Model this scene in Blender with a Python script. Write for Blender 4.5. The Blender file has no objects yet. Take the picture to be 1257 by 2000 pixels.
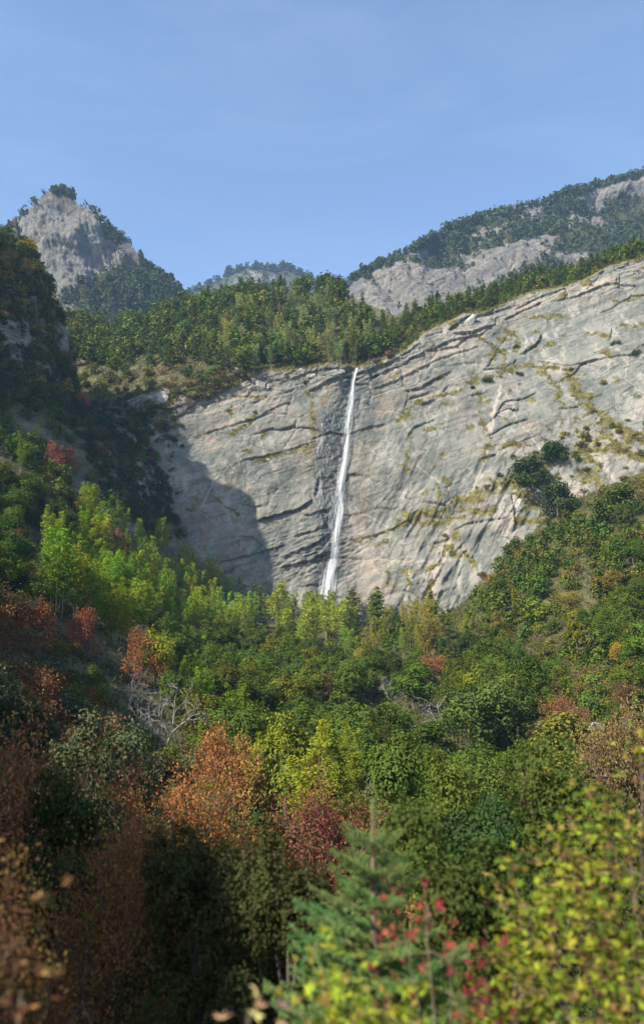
import bpy, math, random
import numpy as np
import bmesh

# ------------------------------------------------------------------ camera, sky, sun, exposure
SC = bpy.context.scene
COL = SC.collection
F = 1556.0                       # focal length in photo pixels (28 mm lens, 36 mm tall frame, 2000 px)
PITCH = math.radians(10.9)
cam = bpy.data.cameras.new('camera')
camo = bpy.data.objects.new('camera', cam)
COL.objects.link(camo)
cam.sensor_fit = 'VERTICAL'
cam.sensor_height = 36.0
cam.lens = 28.0
cam.clip_start = 0.1
cam.clip_end = 12000
camo.location = (0, 0, 0)
camo.rotation_euler = (math.pi / 2 + PITCH, 0, 0)
cam.dof.use_dof = True
cam.dof.focus_distance = 330.0
cam.dof.aperture_fstop = 0.88
SC.camera = camo

L = np.array([0.60, 0.47, -0.64])            # direction the sunlight travels
L /= np.linalg.norm(L)
SUN_EL = math.asin(-L[2])
SUN_AZ = math.atan2(-L[0], -L[1])            # compass angle of the sun measured from +Y towards +X
world = bpy.data.worlds.new('World')
SC.world = world
world.use_nodes = True
wn = world.node_tree
bg = wn.nodes['Background']
sky = wn.nodes.new('ShaderNodeTexSky')
sky.sky_type = 'NISHITA'
sky.sun_disc = False
sky.sun_elevation = SUN_EL
sky.sun_rotation = SUN_AZ
sky.altitude = 300
sky.air_density = 1.0
sky.dust_density = 1.0
sky.ozone_density = 2.4
# faint high cirrus wisps over the blue
tc = wn.nodes.new('ShaderNodeTexCoord'); mp = wn.nodes.new('ShaderNodeMapping'); wn.links.new(tc.outputs['Generated'], mp.inputs[0])
mp.inputs['Rotation'].default_value = (0, .5, .6); mp.inputs['Scale'].default_value = (1.2, 1.0, 6.0)
cn = wn.nodes.new('ShaderNodeTexNoise'); wn.links.new(mp.outputs[0], cn.inputs['Vector']); cn.inputs['Scale'].default_value = 2.2; cn.inputs['Detail'].default_value = 7; cn.inputs['Roughness'].default_value = .6; cn.inputs['Distortion'].default_value = .8
cr = wn.nodes.new('ShaderNodeMapRange'); wn.links.new(cn.outputs[0], cr.inputs[0]); cr.inputs[1].default_value = .40; cr.inputs[2].default_value = .8; cr.inputs[3].default_value = 0; cr.inputs[4].default_value = .12
cm = wn.nodes.new('ShaderNodeMix'); cm.data_type = 'RGBA'; wn.links.new(cr.outputs[0], cm.inputs[0]); wn.links.new(sky.outputs[0], cm.inputs[6]); cm.inputs[7].default_value = (3.2, 3.7, 4.6, 1)
wn.links.new(cm.outputs[2], bg.inputs[0])
bg.inputs[1].default_value = 0.15
sun = bpy.data.lights.new('sun', 'SUN')
sun.energy = 5.0
sun.angle = math.radians(0.5)
sun.color = (1.0, 0.93, 0.81)
suno = bpy.data.objects.new('sun', sun)
COL.objects.link(suno)
from mathutils import Vector
suno.rotation_euler = Vector(L).to_track_quat('-Z', 'Y').to_euler()
suno.location = (-200, -150, 300)
SC.view_settings.view_transform = 'Standard'
SC.view_settings.look = 'None'
SC.view_settings.gamma = 1
SC.view_settings.exposure = 0.85
SC.render.engine = 'CYCLES'
SC.cycles.use_denoising = True
SC.cycles.max_bounces = 6
SC.cycles.diffuse_bounces = 2
SC.cycles.transmission_bounces = 3
SC.cycles.transparent_max_bounces = 16
SC.cycles.volume_bounces = 0

# ------------------------------------------------------------------ helpers
RNG = np.random.default_rng(7)
random.seed(7)
CP, SP = math.cos(PITCH), math.sin(PITCH)

def at(px, py, Y):
    """the world point at depth Y seen at a pixel of the 1257x2000 photograph"""
    px = np.asarray(px, float); py = np.asarray(py, float)
    a = (px - 628.5) / F; b = (1000 - py) / F
    dy = CP - b * SP; dz = SP + b * CP
    t = Y / dy
    return np.stack(np.broadcast_arrays(a * t, Y + 0 * t, dz * t), -1)

def project(P):
    P = np.asarray(P, float)
    x, y, z = P[..., 0], P[..., 1], P[..., 2]
    d = y * CP + z * SP
    u = -y * SP + z * CP
    d = np.where(d < 0.05, 0.05, d)
    return 628.5 + F * x / d, 1000 - F * u / d, d

_perm = np.random.default_rng(3).permutation(1024)
_perm = np.concatenate([_perm, _perm, _perm])
_grad = np.random.default_rng(4).normal(size=(1024, 3))
_grad /= np.linalg.norm(_grad, axis=1)[:, None]

def noise(x, y, z=0.0):
    x, y, z = np.broadcast_arrays(np.asarray(x, float), np.asarray(y, float), np.asarray(z, float))
    xi = np.floor(x).astype(int); yi = np.floor(y).astype(int); zi = np.floor(z).astype(int)
    xf, yf, zf = x - xi, y - yi, z - zi
    u, v, w = [t * t * t * (t * (t * 6 - 15) + 10) for t in (xf, yf, zf)]
    def g(dx, dy, dz):
        h = _perm[_perm[_perm[(xi + dx) & 1023] + ((yi + dy) & 1023)] + ((zi + dz) & 1023)]
        gr = _grad[h]
        return gr[..., 0] * (xf - dx) + gr[..., 1] * (yf - dy) + gr[..., 2] * (zf - dz)
    def lerp(a, b, t): return a + t * (b - a)
    x00 = lerp(g(0, 0, 0), g(1, 0, 0), u); x10 = lerp(g(0, 1, 0), g(1, 1, 0), u)
    x01 = lerp(g(0, 0, 1), g(1, 0, 1), u); x11 = lerp(g(0, 1, 1), g(1, 1, 1), u)
    return lerp(lerp(x00, x10, v), lerp(x01, x11, v), w) * 1.6

def fbm(x, y, z=0.0, octv=4, gain=0.5):
    s = 0; a = 1.0; f = 1.0
    for i in range(octv):
        s = s + a * noise(x * f + 17.3 * i, y * f - 9.1 * i, np.asarray(z) * f + 5.7 * i)
        a *= gain; f *= 2.03
    return s

def ridged(x, y, z=0.0, octv=4):
    s = 0; a = 1.0; f = 1.0
    for i in range(octv):
        s = s + a * (1 - 2 * np.abs(noise(x * f + 7.7 * i, y * f + 3.3 * i, np.asarray(z) * f)))
        a *= 0.5; f *= 2.1
    return s

def smooth(a, b, x):
    t = np.clip((x - a) / (b - a), 0, 1)
    return t * t * (3 - 2 * t)

def make_mesh(name, verts, faces, mat=None, fattr=None, vattr=None, smooth_shade=False):
    """verts (n,3); faces (m,3|4) int array or list of such arrays; attributes: dict name -> float array"""
    me = bpy.data.meshes.new(name)
    verts = np.ascontiguousarray(verts, dtype=np.float32)
    fl = faces if isinstance(faces, list) else [faces]
    fl = [np.asarray(f, dtype=np.int32) for f in fl if len(f)]
    nl = sum(f.size for f in fl); nf = sum(len(f) for f in fl)
    me.vertices.add(len(verts)); me.vertices.foreach_set('co', verts.ravel())
    me.loops.add(nl); me.loops.foreach_set('vertex_index', np.concatenate([f.ravel() for f in fl]))
    tot = np.concatenate([np.full(len(f), f.shape[1], np.int32) for f in fl])
    st = np.concatenate([[0], np.cumsum(tot)[:-1]]).astype(np.int32)
    me.polygons.add(nf)
    me.polygons.foreach_set('loop_start', st)
    if fattr:
        for k, v in fattr.items():
            at_ = me.attributes.new(k, 'FLOAT', 'FACE'); at_.data.foreach_set('value', np.ascontiguousarray(v, np.float32))
    if vattr:
        for k, v in vattr.items():
            at_ = me.attributes.new(k, 'FLOAT', 'POINT'); at_.data.foreach_set('value', np.ascontiguousarray(v, np.float32))
    me.update(calc_edges=True)
    me.polygons.foreach_set('use_smooth', np.full(nf, smooth_shade))
    if mat:
        for m in (mat if isinstance(mat, (list, tuple)) else [mat]): me.materials.append(m)
    return me

def link(name, data, parent=None, loc=(0, 0, 0), label=None, cat=None, group=None, kind=None):
    o = bpy.data.objects.new(name, data)
    COL.objects.link(o)
    o.location = loc
    if parent is not None: o.parent = parent
    tag(o, label, cat, group, kind)
    return o

def tag(o, label=None, cat=None, group=None, kind=None):
    if label: o['label'] = label
    if cat: o['category'] = cat
    if group: o['group'] = group
    if kind: o['kind'] = kind
    return o

class Geo:
    """collects vertices and faces of one mesh"""
    def __init__(s): s.v = []; s.q = []; s.t = []; s.n = 0; s.tint = []
    def add(s, v, q=None, t=None, tint=None):
        v = np.asarray(v, float).reshape(-1, 3)
        if q is not None and len(q): s.q.append(np.asarray(q, int).reshape(-1, 4) + s.n)
        if t is not None and len(t): s.t.append(np.asarray(t, int).reshape(-1, 3) + s.n)
        s.v.append(v); s.n += len(v)
    def tube(s, pts, rad, k=6):
        pts = np.asarray(pts, float); rad = np.broadcast_to(np.asarray(rad, float), (len(pts),))
        d = np.gradient(pts, axis=0); d /= np.linalg.norm(d, axis=1)[:, None] + 1e-9
        ref = np.array([0.31, 0.95, 0.05]) if abs(d[0][2]) > 0.5 else np.array([0.1, 0.1, 1.0])
        a = np.cross(d, ref); a /= np.linalg.norm(a, axis=1)[:, None] + 1e-9
        b = np.cross(d, a)
        th = np.arange(k) * 2 * math.pi / k
        ring = pts[:, None] + rad[:, None, None] * (np.cos(th)[None, :, None] * a[:, None] + np.sin(th)[None, :, None] * b[:, None])
        n = len(pts); i = np.arange(n - 1)[:, None] * k; j = np.arange(k)[None]
        jj = (j + 1) % k
        q = np.stack([i + j, i + jj, i + k + jj, i + k + j], -1).reshape(-1, 4)
        s.add(ring, q)
        s.add([pts[-1]]); c = s.n - 1
        base = c - k
        s.t.append(np.array([[base + m, base + (m + 1) % k, c] for m in range(k)]))
    def cards(s, c, nrm, length, width, fold=0.12, along=None, rng=None):
        """leaf-shaped folded quads at centres c facing nrm"""
        rng = rng or RNG
        c = np.asarray(c, float); n = len(c)
        nrm = nrm / (np.linalg.norm(nrm, axis=1)[:, None] + 1e-9)
        if along is None: along = rng.normal(size=(n, 3))
        a = along - nrm * np.sum(along * nrm, 1)[:, None]
        a /= np.linalg.norm(a, axis=1)[:, None] + 1e-9
        b = np.cross(nrm, a)
        ln = np.broadcast_to(length, (n,))[:, None]; wd = np.broadcast_to(width, (n,))[:, None]
        up = nrm * (fold * ln)
        v = np.stack([c - a * ln / 2, c + b * wd / 2 + up - a * ln * .05, c + a * ln / 2 - up * .5, c - b * wd / 2 + up - a * ln * .05], 1)
        q = np.arange(4 * n).reshape(n, 4)
        s.add(v.reshape(-1, 3), q)
    def mesh(s, name, mat, smooth_shade=False, fattr=None, vattr=None):
        v = np.concatenate(s.v); fl = []
        if s.q: fl.append(np.concatenate(s.q))
        if s.t: fl.append(np.concatenate(s.t))
        if fattr is None:
            nf = sum(len(f) for f in fl)
            fattr = {'tint': RNG.random(nf)}
        return make_mesh(name, v, fl, mat, fattr, vattr, smooth_shade)

def grid_faces(nu, nv):
    i = np.arange(nu - 1)[:, None] * nv; j = np.arange(nv - 1)[None]
    return np.stack([i + j, i + nv + j, i + nv + j + 1, i + j + 1], -1).reshape(-1, 4)

def in_poly(px, py, poly):
    px = np.asarray(px, float); py = np.asarray(py, float)
    inside = np.zeros(np.broadcast(px, py).shape, bool)
    n = len(poly)
    for i in range(n):
        x1, y1 = poly[i]; x2, y2 = poly[(i + 1) % n]
        if y1 == y2: continue
        c = ((y1 > py) != (y2 > py)) & (px < (x2 - x1) * (py - y1) / (y2 - y1) + x1)
        inside ^= c
    return inside

def seg_dist(X, Z, pts):
    """distance to a polyline in 2-D, the signed side (positive above), and the parameter 0..1 along it"""
    best = np.full(X.shape, 1e9); side = np.zeros(X.shape); par = np.zeros(X.shape)
    n = len(pts) - 1
    for i in range(n):
        x1, z1 = pts[i][:2]; x2, z2 = pts[i + 1][:2]
        dx, dz = x2 - x1, z2 - z1; l2 = dx * dx + dz * dz + 1e-9
        t = np.clip(((X - x1) * dx + (Z - z1) * dz) / l2, 0, 1)
        ex, ez = X - (x1 + t * dx), Z - (z1 + t * dz)
        d = np.hypot(ex, ez)
        m = d < best
        best = np.where(m, d, best)
        sd = (dx * ez - dz * ex) * (1 if dx >= 0 else -1)
        side = np.where(m, np.sign(sd), side)
        par = np.where(m, (i + t) / n, par)
    return best, side, par

# ------------------------------------------------------------------ materials
class NT:
    def __init__(s, name):
        s.m = bpy.data.materials.new(name); s.m.use_nodes = True
        s.t = s.m.node_tree; s.n = s.t.nodes; s.l = s.t.links
        s.b = s.n['Principled BSDF']; s.out = s.n['Material Output']
    def node(s, typ, **kw):
        n = s.n.new(typ)
        for k, v in kw.items():
            setattr(n, k, v)
        return n
    def set(s, sock, v):
        if isinstance(v, bpy.types.NodeSocket): s.l.new(v, sock)
        elif isinstance(v, (tuple, list)) and len(v) == 3 and sock.type == 'RGBA': sock.default_value = (*v, 1)
        else: sock.default_value = v
    def mix(s, f, a, b, mode='MIX'):
        n = s.node('ShaderNodeMix', data_type='RGBA', blend_type=mode)
        s.set(n.inputs[0], f); s.set(n.inputs[6], a); s.set(n.inputs[7], b)
        return n.outputs[2]
    def math(s, op, a, b=0.0, clamp=False):
        n = s.node('ShaderNodeMath', operation=op, use_clamp=clamp)
        s.set(n.inputs[0], a); s.set(n.inputs[1], b)
        return n.outputs[0]
    def attr(s, name):
        n = s.node('ShaderNodeAttribute', attribute_name=name)
        return n.outputs['Fac']
    def coord(s, scale=(1, 1, 1), rot=(0, 0, 0), out='Object'):
        tc = s.node('ShaderNodeTexCoord'); mp = s.node('ShaderNodeMapping')
        s.l.new(tc.outputs[out], mp.inputs[0])
        mp.inputs['Scale'].default_value = scale; mp.inputs['Rotation'].default_value = rot
        return mp.outputs[0]
    def noise(s, vec, scale, detail=4, rough=0.55, dist=0.0):
        n = s.node('ShaderNodeTexNoise')
        s.l.new(vec, n.inputs['Vector'])
        n.inputs['Scale'].default_value = scale; n.inputs['Detail'].default_value = detail
        n.inputs['Roughness'].default_value = rough; n.inputs['Distortion'].default_value = dist
        return n.outputs[0]
    def ramp(s, f, a, b):
        n = s.node('ShaderNodeMapRange', interpolation_type='SMOOTHSTEP')
        s.set(n.inputs[0], f); n.inputs[1].default_value = a; n.inputs[2].default_value = b
        return n.outputs[0]
    def bump(s, h, strength, dist=0.2):
        n = s.node('ShaderNodeBump'); n.inputs['Strength'].default_value = strength; n.inputs['Distance'].default_value = dist
        s.l.new(h, n.inputs['Height']); s.l.new(n.outputs[0], s.b.inputs['Normal'])

def leaf_material(name, rough=0.5, trans=0.25, gloss=0.35):
    """colour comes from the object's own colour, varied leaf by leaf"""
    k = NT(name)
    oi = k.node('ShaderNodeObjectInfo')
    tint = k.attr('tint')
    hs = k.node('ShaderNodeHueSaturation')
    k.set(hs.inputs['Hue'], k.math('ADD', k.math('MULTIPLY', tint, 0.06), 0.465))
    k.set(hs.inputs['Value'], k.math('ADD', k.math('MULTIPLY', tint, 0.85), 0.55))
    ca = k.node('ShaderNodeAttribute', attribute_name='leafcol')
    k.set(hs.inputs['Color'], k.mix(k.attr('owncol'), oi.outputs['Color'], ca.outputs['Color']))
    col = hs.outputs[0]
    k.set(k.b.inputs['Base Color'], col)
    k.b.inputs['Roughness'].default_value = rough
    k.b.inputs['Specular IOR Level'].default_value = gloss
    tr = k.node('ShaderNodeBsdfTranslucent')
    k.set(tr.inputs['Color'], k.mix(1.0, col, (1.0, 0.95, 0.35), 'MULTIPLY'))
    mx = k.node('ShaderNodeMixShader'); mx.inputs[0].default_value = trans
    k.l.new(k.b.outputs[0], mx.inputs[1]); k.l.new(tr.outputs[0], mx.inputs[2])
    k.l.new(mx.outputs[0], k.out.inputs[0])
    return k.m

def bark_material(name, c1, c2):
    k = NT(name)
    v = k.coord((1, 1, .25))
    f = k.noise(v, 3.0, 5, .65)
    k.set(k.b.inputs['Base Color'], k.mix(k.ramp(f, .35, .65), c1, c2))
    k.b.inputs['Roughness'].default_value = .85
    k.bump(f, .6, .05)
    return k.m

M_LEAF = leaf_material('broad_leaf', .6, .16, .12)
M_NEEDLE = leaf_material('needle', .6, .16, .12)
M_BARK = bark_material('bark', (.07, .055, .04), (.16, .13, .10))
M_PALE_BARK = bark_material('pale_bark', (.15, .135, .115), (.30, .28, .24))
M_CULM = bark_material('culm', (.20, .20, .07), (.42, .38, .18))

def rock_material(name, warm, cool, dark, strata_rot, scale=1.0, far=False):
    k = NT(name)
    co = k.coord((1, 1, 1), (0, strata_rot, 0))
    mp = k.node('ShaderNodeMapping'); k.l.new(co, mp.inputs[0]); mp.inputs['Scale'].default_value = (.10, .3, 1.0)
    vs = mp.outputs[0]
    big = k.noise(k.coord(), .035 * scale, 4, .6, .6)
    strat = k.noise(vs, .28 * scale, 6, .65, .4)
    fine = k.noise(k.coord(), .9 * scale, 6, .7)
    vert = k.node('ShaderNodeMapping'); k.l.new(k.coord(), vert.inputs[0]); vert.inputs['Scale'].default_value = (1, 1, .08)
    streak = k.noise(vert.outputs[0], .30 * scale, 5, .6, .3)
    c = k.mix(k.ramp(big, .38, .62), cool, warm)
    c = k.mix(k.math('MULTIPLY', k.ramp(strat, .46, .62), .55), c, warm)
    c = k.mix(k.math('MULTIPLY', k.ramp(strat, .56, .36), .55), c, dark)
    c = k.mix(k.math('MULTIPLY', k.ramp(streak, .50, .70), .40), c, cool)
    c = k.mix(k.math('MULTIPLY', k.ramp(streak, .47, .30), .45), c, dark)
    c = k.mix(k.math('MULTIPLY', k.ramp(fine, .50, .30), .45), c, dark)
    pat = k.noise(k.coord((1, 1, .6), (0, strata_rot, 0)), .10 * scale, 6, .7, 1.2)
    c = k.mix(k.math('MULTIPLY', k.ramp(pat, .50, .64), .7), c, tuple(min(.62, a * 1.5) for a in warm))
    c = k.mix(k.math('MULTIPLY', k.ramp(pat, .47, .33), .7), c, tuple(a * .58 for a in cool))
    return k, c, fine, strat

# main cliff material with moss, wet rock, veins, iron staining and painted recess shade held in mesh attributes
k, c, fine, strat = rock_material('cliff_rock', (.232, .210, .172), (.150, .166, .140), (.058, .058, .047), math.radians(22))
CLIFF = k
c = k.mix(k.math('MULTIPLY', k.attr('tan'), .85), c, k.mix(k.ramp(strat, .4, .6), (.29, .225, .17), (.35, .285, .22)))
def seam(sc, squash, width, amount, mseed):
    mpv = k.node('ShaderNodeMapping'); k.l.new(k.coord((1, 1, 1), (0, math.radians(21), 0)), mpv.inputs[0]); mpv.inputs['Scale'].default_value = (squash, .4, 1)
    wn_ = k.node('ShaderNodeTexNoise'); k.l.new(k.coord(), wn_.inputs['Vector']); wn_.inputs['Scale'].default_value = .35; wn_.inputs['Detail'].default_value = 5
    ad = k.node('ShaderNodeVectorMath', operation='MULTIPLY_ADD'); k.l.new(wn_.outputs['Color'], ad.inputs[0]); ad.inputs[1].default_value = (2.2, 2.2, 2.2); k.l.new(mpv.outputs[0], ad.inputs[2])
    vo = k.node('ShaderNodeTexVoronoi', feature='DISTANCE_TO_EDGE'); k.l.new(ad.outputs[0], vo.inputs['Vector']); vo.inputs['Scale'].default_value = sc
    mk = k.ramp(k.noise(k.coord((1, 1, 1), (0, 0, mseed)), .09, 4, .6), .42, .60)
    return k.math('MULTIPLY', k.math('MULTIPLY', k.ramp(vo.outputs['Distance'], width, 0.0), mk), amount)
sm = k.math('MAXIMUM', seam(.16, .35, .035, .75, .3), seam(.42, .45, .05, .6, 1.2))
c = k.mix(sm, c, (.05, .048, .036))
c = k.mix(k.attr('stain_shade'), c, (.17, .115, .055))
wetn = k.noise(k.coord((1, 1, .5)), 1.3, 5, .7)
c = k.mix(k.math('MULTIPLY', k.attr('wet'), .8), c, k.mix(k.ramp(wetn, .45, .62), (.022, .021, .018), (.15, .155, .145)))
c = k.mix(k.attr('vein'), c, (.42, .36, .29))
mossn = k.noise(k.coord(), 1.1, 5, .7)
mf = k.ramp(k.math('ADD', k.attr('moss'), k.math('MULTIPLY', k.math('SUBTRACT', mossn, .5), 1.3)), .40, .60)
c = k.mix(mf, c, k.mix(k.ramp(mossn, .35, .65), (.095, .095, .022), (.20, .165, .05)))
k.set(k.b.inputs['Base Color'], c)
k.set(k.b.inputs['Roughness'], k.math('SUBTRACT', .85, k.math('MULTIPLY', k.attr('wet'), .5)))
gr = k.noise(k.coord((1, 1, .5), (0, .6, 0)), 1.8, 6, .75, .5)
k.bump(k.math('ADD', k.math('ADD', fine, gr), k.math('MULTIPLY', strat, 1.2)), .75, .45)
M_CLIFF = k.m

def mountain_material(name, warm, cool, dark, veg1, veg2, rot, sc):
    k, c, fine, strat = rock_material(name, warm, cool, dark, rot, sc)
    vn = k.noise(k.coord(), .08, 5, .7)
    f = k.ramp(k.math('ADD', k.attr('veg'), k.math('MULTIPLY', k.math('SUBTRACT', vn, .5), .9)), .40, .58)
    c = k.mix(f, c, k.mix(vn, veg1, veg2))
    k.set(k.b.inputs['Base Color'], c); k.b.inputs['Roughness'].default_value = .9
    crn = k.noise(k.coord((1, 1, .35)), .22, 6, .75, .8)
    k.set(k.b.inputs['Base Color'], k.mix(k.math('MULTIPLY', k.ramp(crn, .47, .34), k.math('SUBTRACT', 1.0, f)), k.b.inputs['Base Color'].links[0].from_socket, tuple(a * .6 for a in dark)))
    k.bump(k.math('ADD', k.math('ADD', fine, strat), k.math('MULTIPLY', crn, 2.0)), 1.0, 4.0)
    return k.m
M_MTN = mountain_material('mountain_rock', (.30, .265, .22), (.22, .22, .20), (.10, .096, .086), (.045, .06, .02), (.10, .095, .035), .3, .45)

k = NT('ground_soil')
n1 = k.noise(k.coord(), .12, 5, .65); n2 = k.noise(k.coord(), 1.6, 5, .7)
c = k.mix(k.ramp(n1, .35, .65), (.06, .06, .022), (.17, .145, .065))
c = k.mix(k.math('MULTIPLY', k.ramp(n2, .5, .75), .7), c, (.26, .21, .12))
c = k.mix(k.math('MULTIPLY', k.ramp(n2, .48, .28), .7), c, (.035, .035, .015))
k.set(k.b.inputs['Base Color'], c); k.b.inputs['Roughness'].default_value = .95
k.bump(n2, 1.0, .5)
M_SOIL = k.m

# ------------------------------------------------------------------ main cliff
CX = np.array([-230, -150, -110, -78, -45, -15, 12, 30, 60, 95, 130, 170, 230.])
CY = np.array([335, 340, 338, 338, 345, 351, 352, 350, 341, 327, 312, 296, 280.])
LEAN = np.array([.5, .5, .45, .30, .20, .16, .16, .22, .34, .46, .52, .55, .55])
def cliff_plane(x, z):
    return np.interp(x, CX, CY) + np.interp(x, CX, LEAN) * (z - 60)
def cliff_hit(px, py):
    px = np.asarray(px, float); py = np.asarray(py, float)
    Y = np.full(np.broadcast(px, py).shape, 345.0)
    for _ in range(14):
        P = at(px, py, Y); Y = cliff_plane(P[..., 0], P[..., 2])
    return at(px, py, Y)

RIM = [(105, 800), (170, 800), (220, 790), (262, 775), (300, 762), (345, 752), (400, 742), (450, 722), (480, 728), (520, 722), (575, 718), (640, 708), (697, 716),
       (740, 700), (790, 682), (830, 648), (872, 628), (905, 612), (950, 606), (985, 590), (1040, 566), (1090, 560), (1140, 546), (1180, 522), (1257, 500), (1400, 455), (1600, 380)]
rp = cliff_hit([p[0] for p in RIM], [p[1] for p in RIM])
def rim_z(x): return np.interp(x, rp[:, 0], rp[:, 2])
FOOT = [(300, 1150), (430, 1180), (640, 1190), (870, 1240), (960, 1150), (1060, 1010), (1257, 900), (1400, 840), (1600, 780)]
fp = cliff_hit([p[0] for p in FOOT], [p[1] for p in FOOT])

NU, NV = 690, 350
xs = np.linspace(-112, 196, NU)
zt = rim_z(xs) + 1.2 * noise(xs * .22, 3.1) + .7 * noise(xs * .7, 8.8)
zb = np.interp(xs, fp[:, 0], fp[:, 2]) - 28
V = np.linspace(0, 1, NV)
Z = zb[:, None] + (zt - zb)[:, None] * V[None]
X = np.repeat(xs[:, None], NV, 1)
cliff_d = np.zeros_like(X)            # outward relief in metres

def cpts(pl):
    P = cliff_hit([p[0] for p in pl], [p[1] for p in pl])
    return [(a[0], a[2]) for a in P]

# overhanging cracks: polyline, step height, reach of the proud block above it
CRACKS = [
    ([(300, 790), (330, 800), (375, 785)], 1.6, 4), ([(340, 815), (360, 805), (378, 797)], 1.3, 3),
    ([(385, 850), (440, 832), (500, 815), (545, 790), (575, 782)], .8, 3), ([(470, 900), (520, 890), (590, 870), (620, 862)], .7, 3),
    ([(495, 1020), (545, 1006), (590, 992), (612, 975)], 2.2, 6), ([(612, 975), (620, 935), (613, 890), (600, 860)], 1.4, 5),
    ([(430, 1100), (500, 1082), (560, 1066)], 1.2, 4), ([(560, 1085), (610, 1068), (650, 1038)], 1.6, 3), ([(545, 1110), (600, 1098), (650, 1076)], 1.5, 3),
    ([(570, 1048), (610, 1040), (640, 1022)], 1.2, 3), ([(590, 1010), (625, 1000), (655, 990)], 1.0, 3),
    ([(590, 868), (640, 845), (680, 846), (722, 832), (760, 822)], .9, 4),
    ([(560, 742), (600, 728), (640, 722), (690, 726)], 1.2, 3), ([(600, 765), (650, 740), (690, 734)], 1.4, 3),
    ([(705, 742), (760, 722), (830, 688), (880, 668), (930, 655)], 1.5, 2.5), ([(712, 728), (765, 706), (820, 672)], 1.2, 2),
    ([(720, 760), (790, 735), (860, 700), (950, 672)], .9, 3), ([(785, 762), (815, 760), (845, 742), (885, 722)], 1.3, 5),
    ([(872, 650), (895, 632), (930, 614)], 2.4, 4), ([(880, 655), (920, 652), (960, 634)], 1.6, 3),
    ([(980, 625), (1020, 606), (1060, 590)], 1.5, 3), ([(1000, 607), (1050, 580), (1110, 565)], 1.3, 2.5), ([(1060, 592), (1120, 582), (1180, 560), (1257, 556)], 1.0, 2.5),
    ([(1015, 690), (1045, 672), (1058, 650)], 2.0, 4), ([(940, 720), (985, 716), (1010, 700)], 1.2, 3),
    ([(820, 788), (850, 778)], 1.3, 2), ([(795, 850), (810, 830), (850, 818)], 1.0, 3), ([(965, 810), (990, 800), (1012, 802)], 2.2, 4),
    ([(1085, 800), (1130, 795)], 1.0, 3), ([(1140, 705), (1180, 697), (1257, 690)], 1.1, 4), ([(1188, 665), (1193, 640)], 1.2, 3),
    ([(1045, 700), (1110, 712), (1170, 700)], .9, 3), ([(880, 1035), (920, 1020), (990, 1012)], .9, 3), ([(766, 992), (778, 990)], .8, 1.5),
    ([(995, 960), (1000, 1000), (1005, 1040)], 1.2, 4), ([(830, 960), (860, 955), (900, 940)], .5, 3), ([(700, 1055), (760, 1035), (810, 1010)], .9, 3),
    ([(640, 905), (660, 890), (676, 886)], .6, 2),
]
warp = 1.6 * noise(X * .05, Z * .05, 2.2)
for pl, A, reach in CRACKS:
    d, sd, par = seg_dist(X, Z + .5 * noise(X * .3, Z * .3, 4.) , cpts(pl))
    endf = smooth(0, .12, par) * smooth(1, .88, par)
    up = np.where(sd > 0, np.exp(-d / reach), 0)
    dn = np.where(sd <= 0, np.exp(-d / .9), 0)
    cliff_d += A * endf * (up * .8 - dn * .55) * np.where(d < 25, 1, 0)
# bedded strata climbing to the right, strongest near the rim
S = Z - X * math.tan(math.radians(21)) + 2.0 * noise(X * .03, Z * .03, 7.) + .5 * noise(X * .12, Z * .12, 1.)
top_f = smooth(22, 3, (rim_z(X) - Z))
rightf = smooth(-60, 60, X)
for per, amp, sd_ in ((5.2, .55, 0.), (2.1, .35, 11.), (9.5, .8, 5.)):
    ph = S / per + .4 * noise(X * .02, Z * .02, sd_)
    saw = ph - np.floor(ph)
    mod = .45 + .9 * np.clip(noise(X * .035 + sd_, Z * .06, sd_ + 3), 0, 1)
    cliff_d += amp * mod * (1 - saw) ** 1.3 * (.02 + 1.3 * top_f + .45 * smooth(.25, .6, noise(X * .025, Z * .03, sd_ + 9)))
cliff_d += 3.4 * fbm(X * .018, Z * .02, 1.5, 3) + .55 * fbm(X * .09, Z * .07, 3.3, 4) + .16 * ridged((X + Z * .6) * .22, (Z - X * .3) * .05, 6., 3)
# steep ribs leaning to the right on the lower right apron
R = X * math.cos(.5) - Z * math.sin(.5)
ribf = smooth(14, 40, X) * smooth(120, 60, Z)
cliff_d += ribf * 1.5 * ridged(R * .11, (X * .5 + Z) * .015, 9., 3)
cliff_d += (.15 + .35 * ribf) * ridged(R * .33 + .4 * noise(X * .1, Z * .1, 2.), (X * .5 + Z) * .05, 2., 2)
# broken slabs: every cell of a jittered lattice is tilted and set forward or back, with a crack round it
def cells(u, v, seed):
    iu = np.floor(u).astype(int); iv = np.floor(v).astype(int)
    f1 = np.full(u.shape, 9.); f2 = np.full(u.shape, 9.); best = np.zeros(u.shape, int); bx = np.zeros(u.shape); by = np.zeros(u.shape)
    tab = np.random.default_rng(seed).random((4, 1024))
    for a in (-1, 0, 1):
        for b in (-1, 0, 1):
            h = _perm[(_perm[(iu + a) & 1023] + iv + b) & 1023]
            cx, cy = iu + a + tab[0][h], iv + b + tab[1][h]
            dd = np.abs(u - cx) * .55 + .6 * np.hypot(u - cx, v - cy)
            nb = dd < f1
            f2 = np.where(nb, f1, np.minimum(f2, dd)); f1 = np.where(nb, dd, f1)
            best = np.where(nb, h, best); bx = np.where(nb, u - cx, bx); by = np.where(nb, v - cy, by)
    return tab[2][best] - .5, (tab[3][best] - .5) * bx + (tab[2][(best * 7) & 1023] - .5) * by, f2 - f1
CU = X * math.cos(.37) + Z * math.sin(.37); CV = -X * math.sin(.37) + Z * math.cos(.37)
CU = CU + 1.5 * noise(X * .1, Z * .1, 61.); CV = CV + 1.2 * noise(X * .1, Z * .1, 63.)
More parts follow.
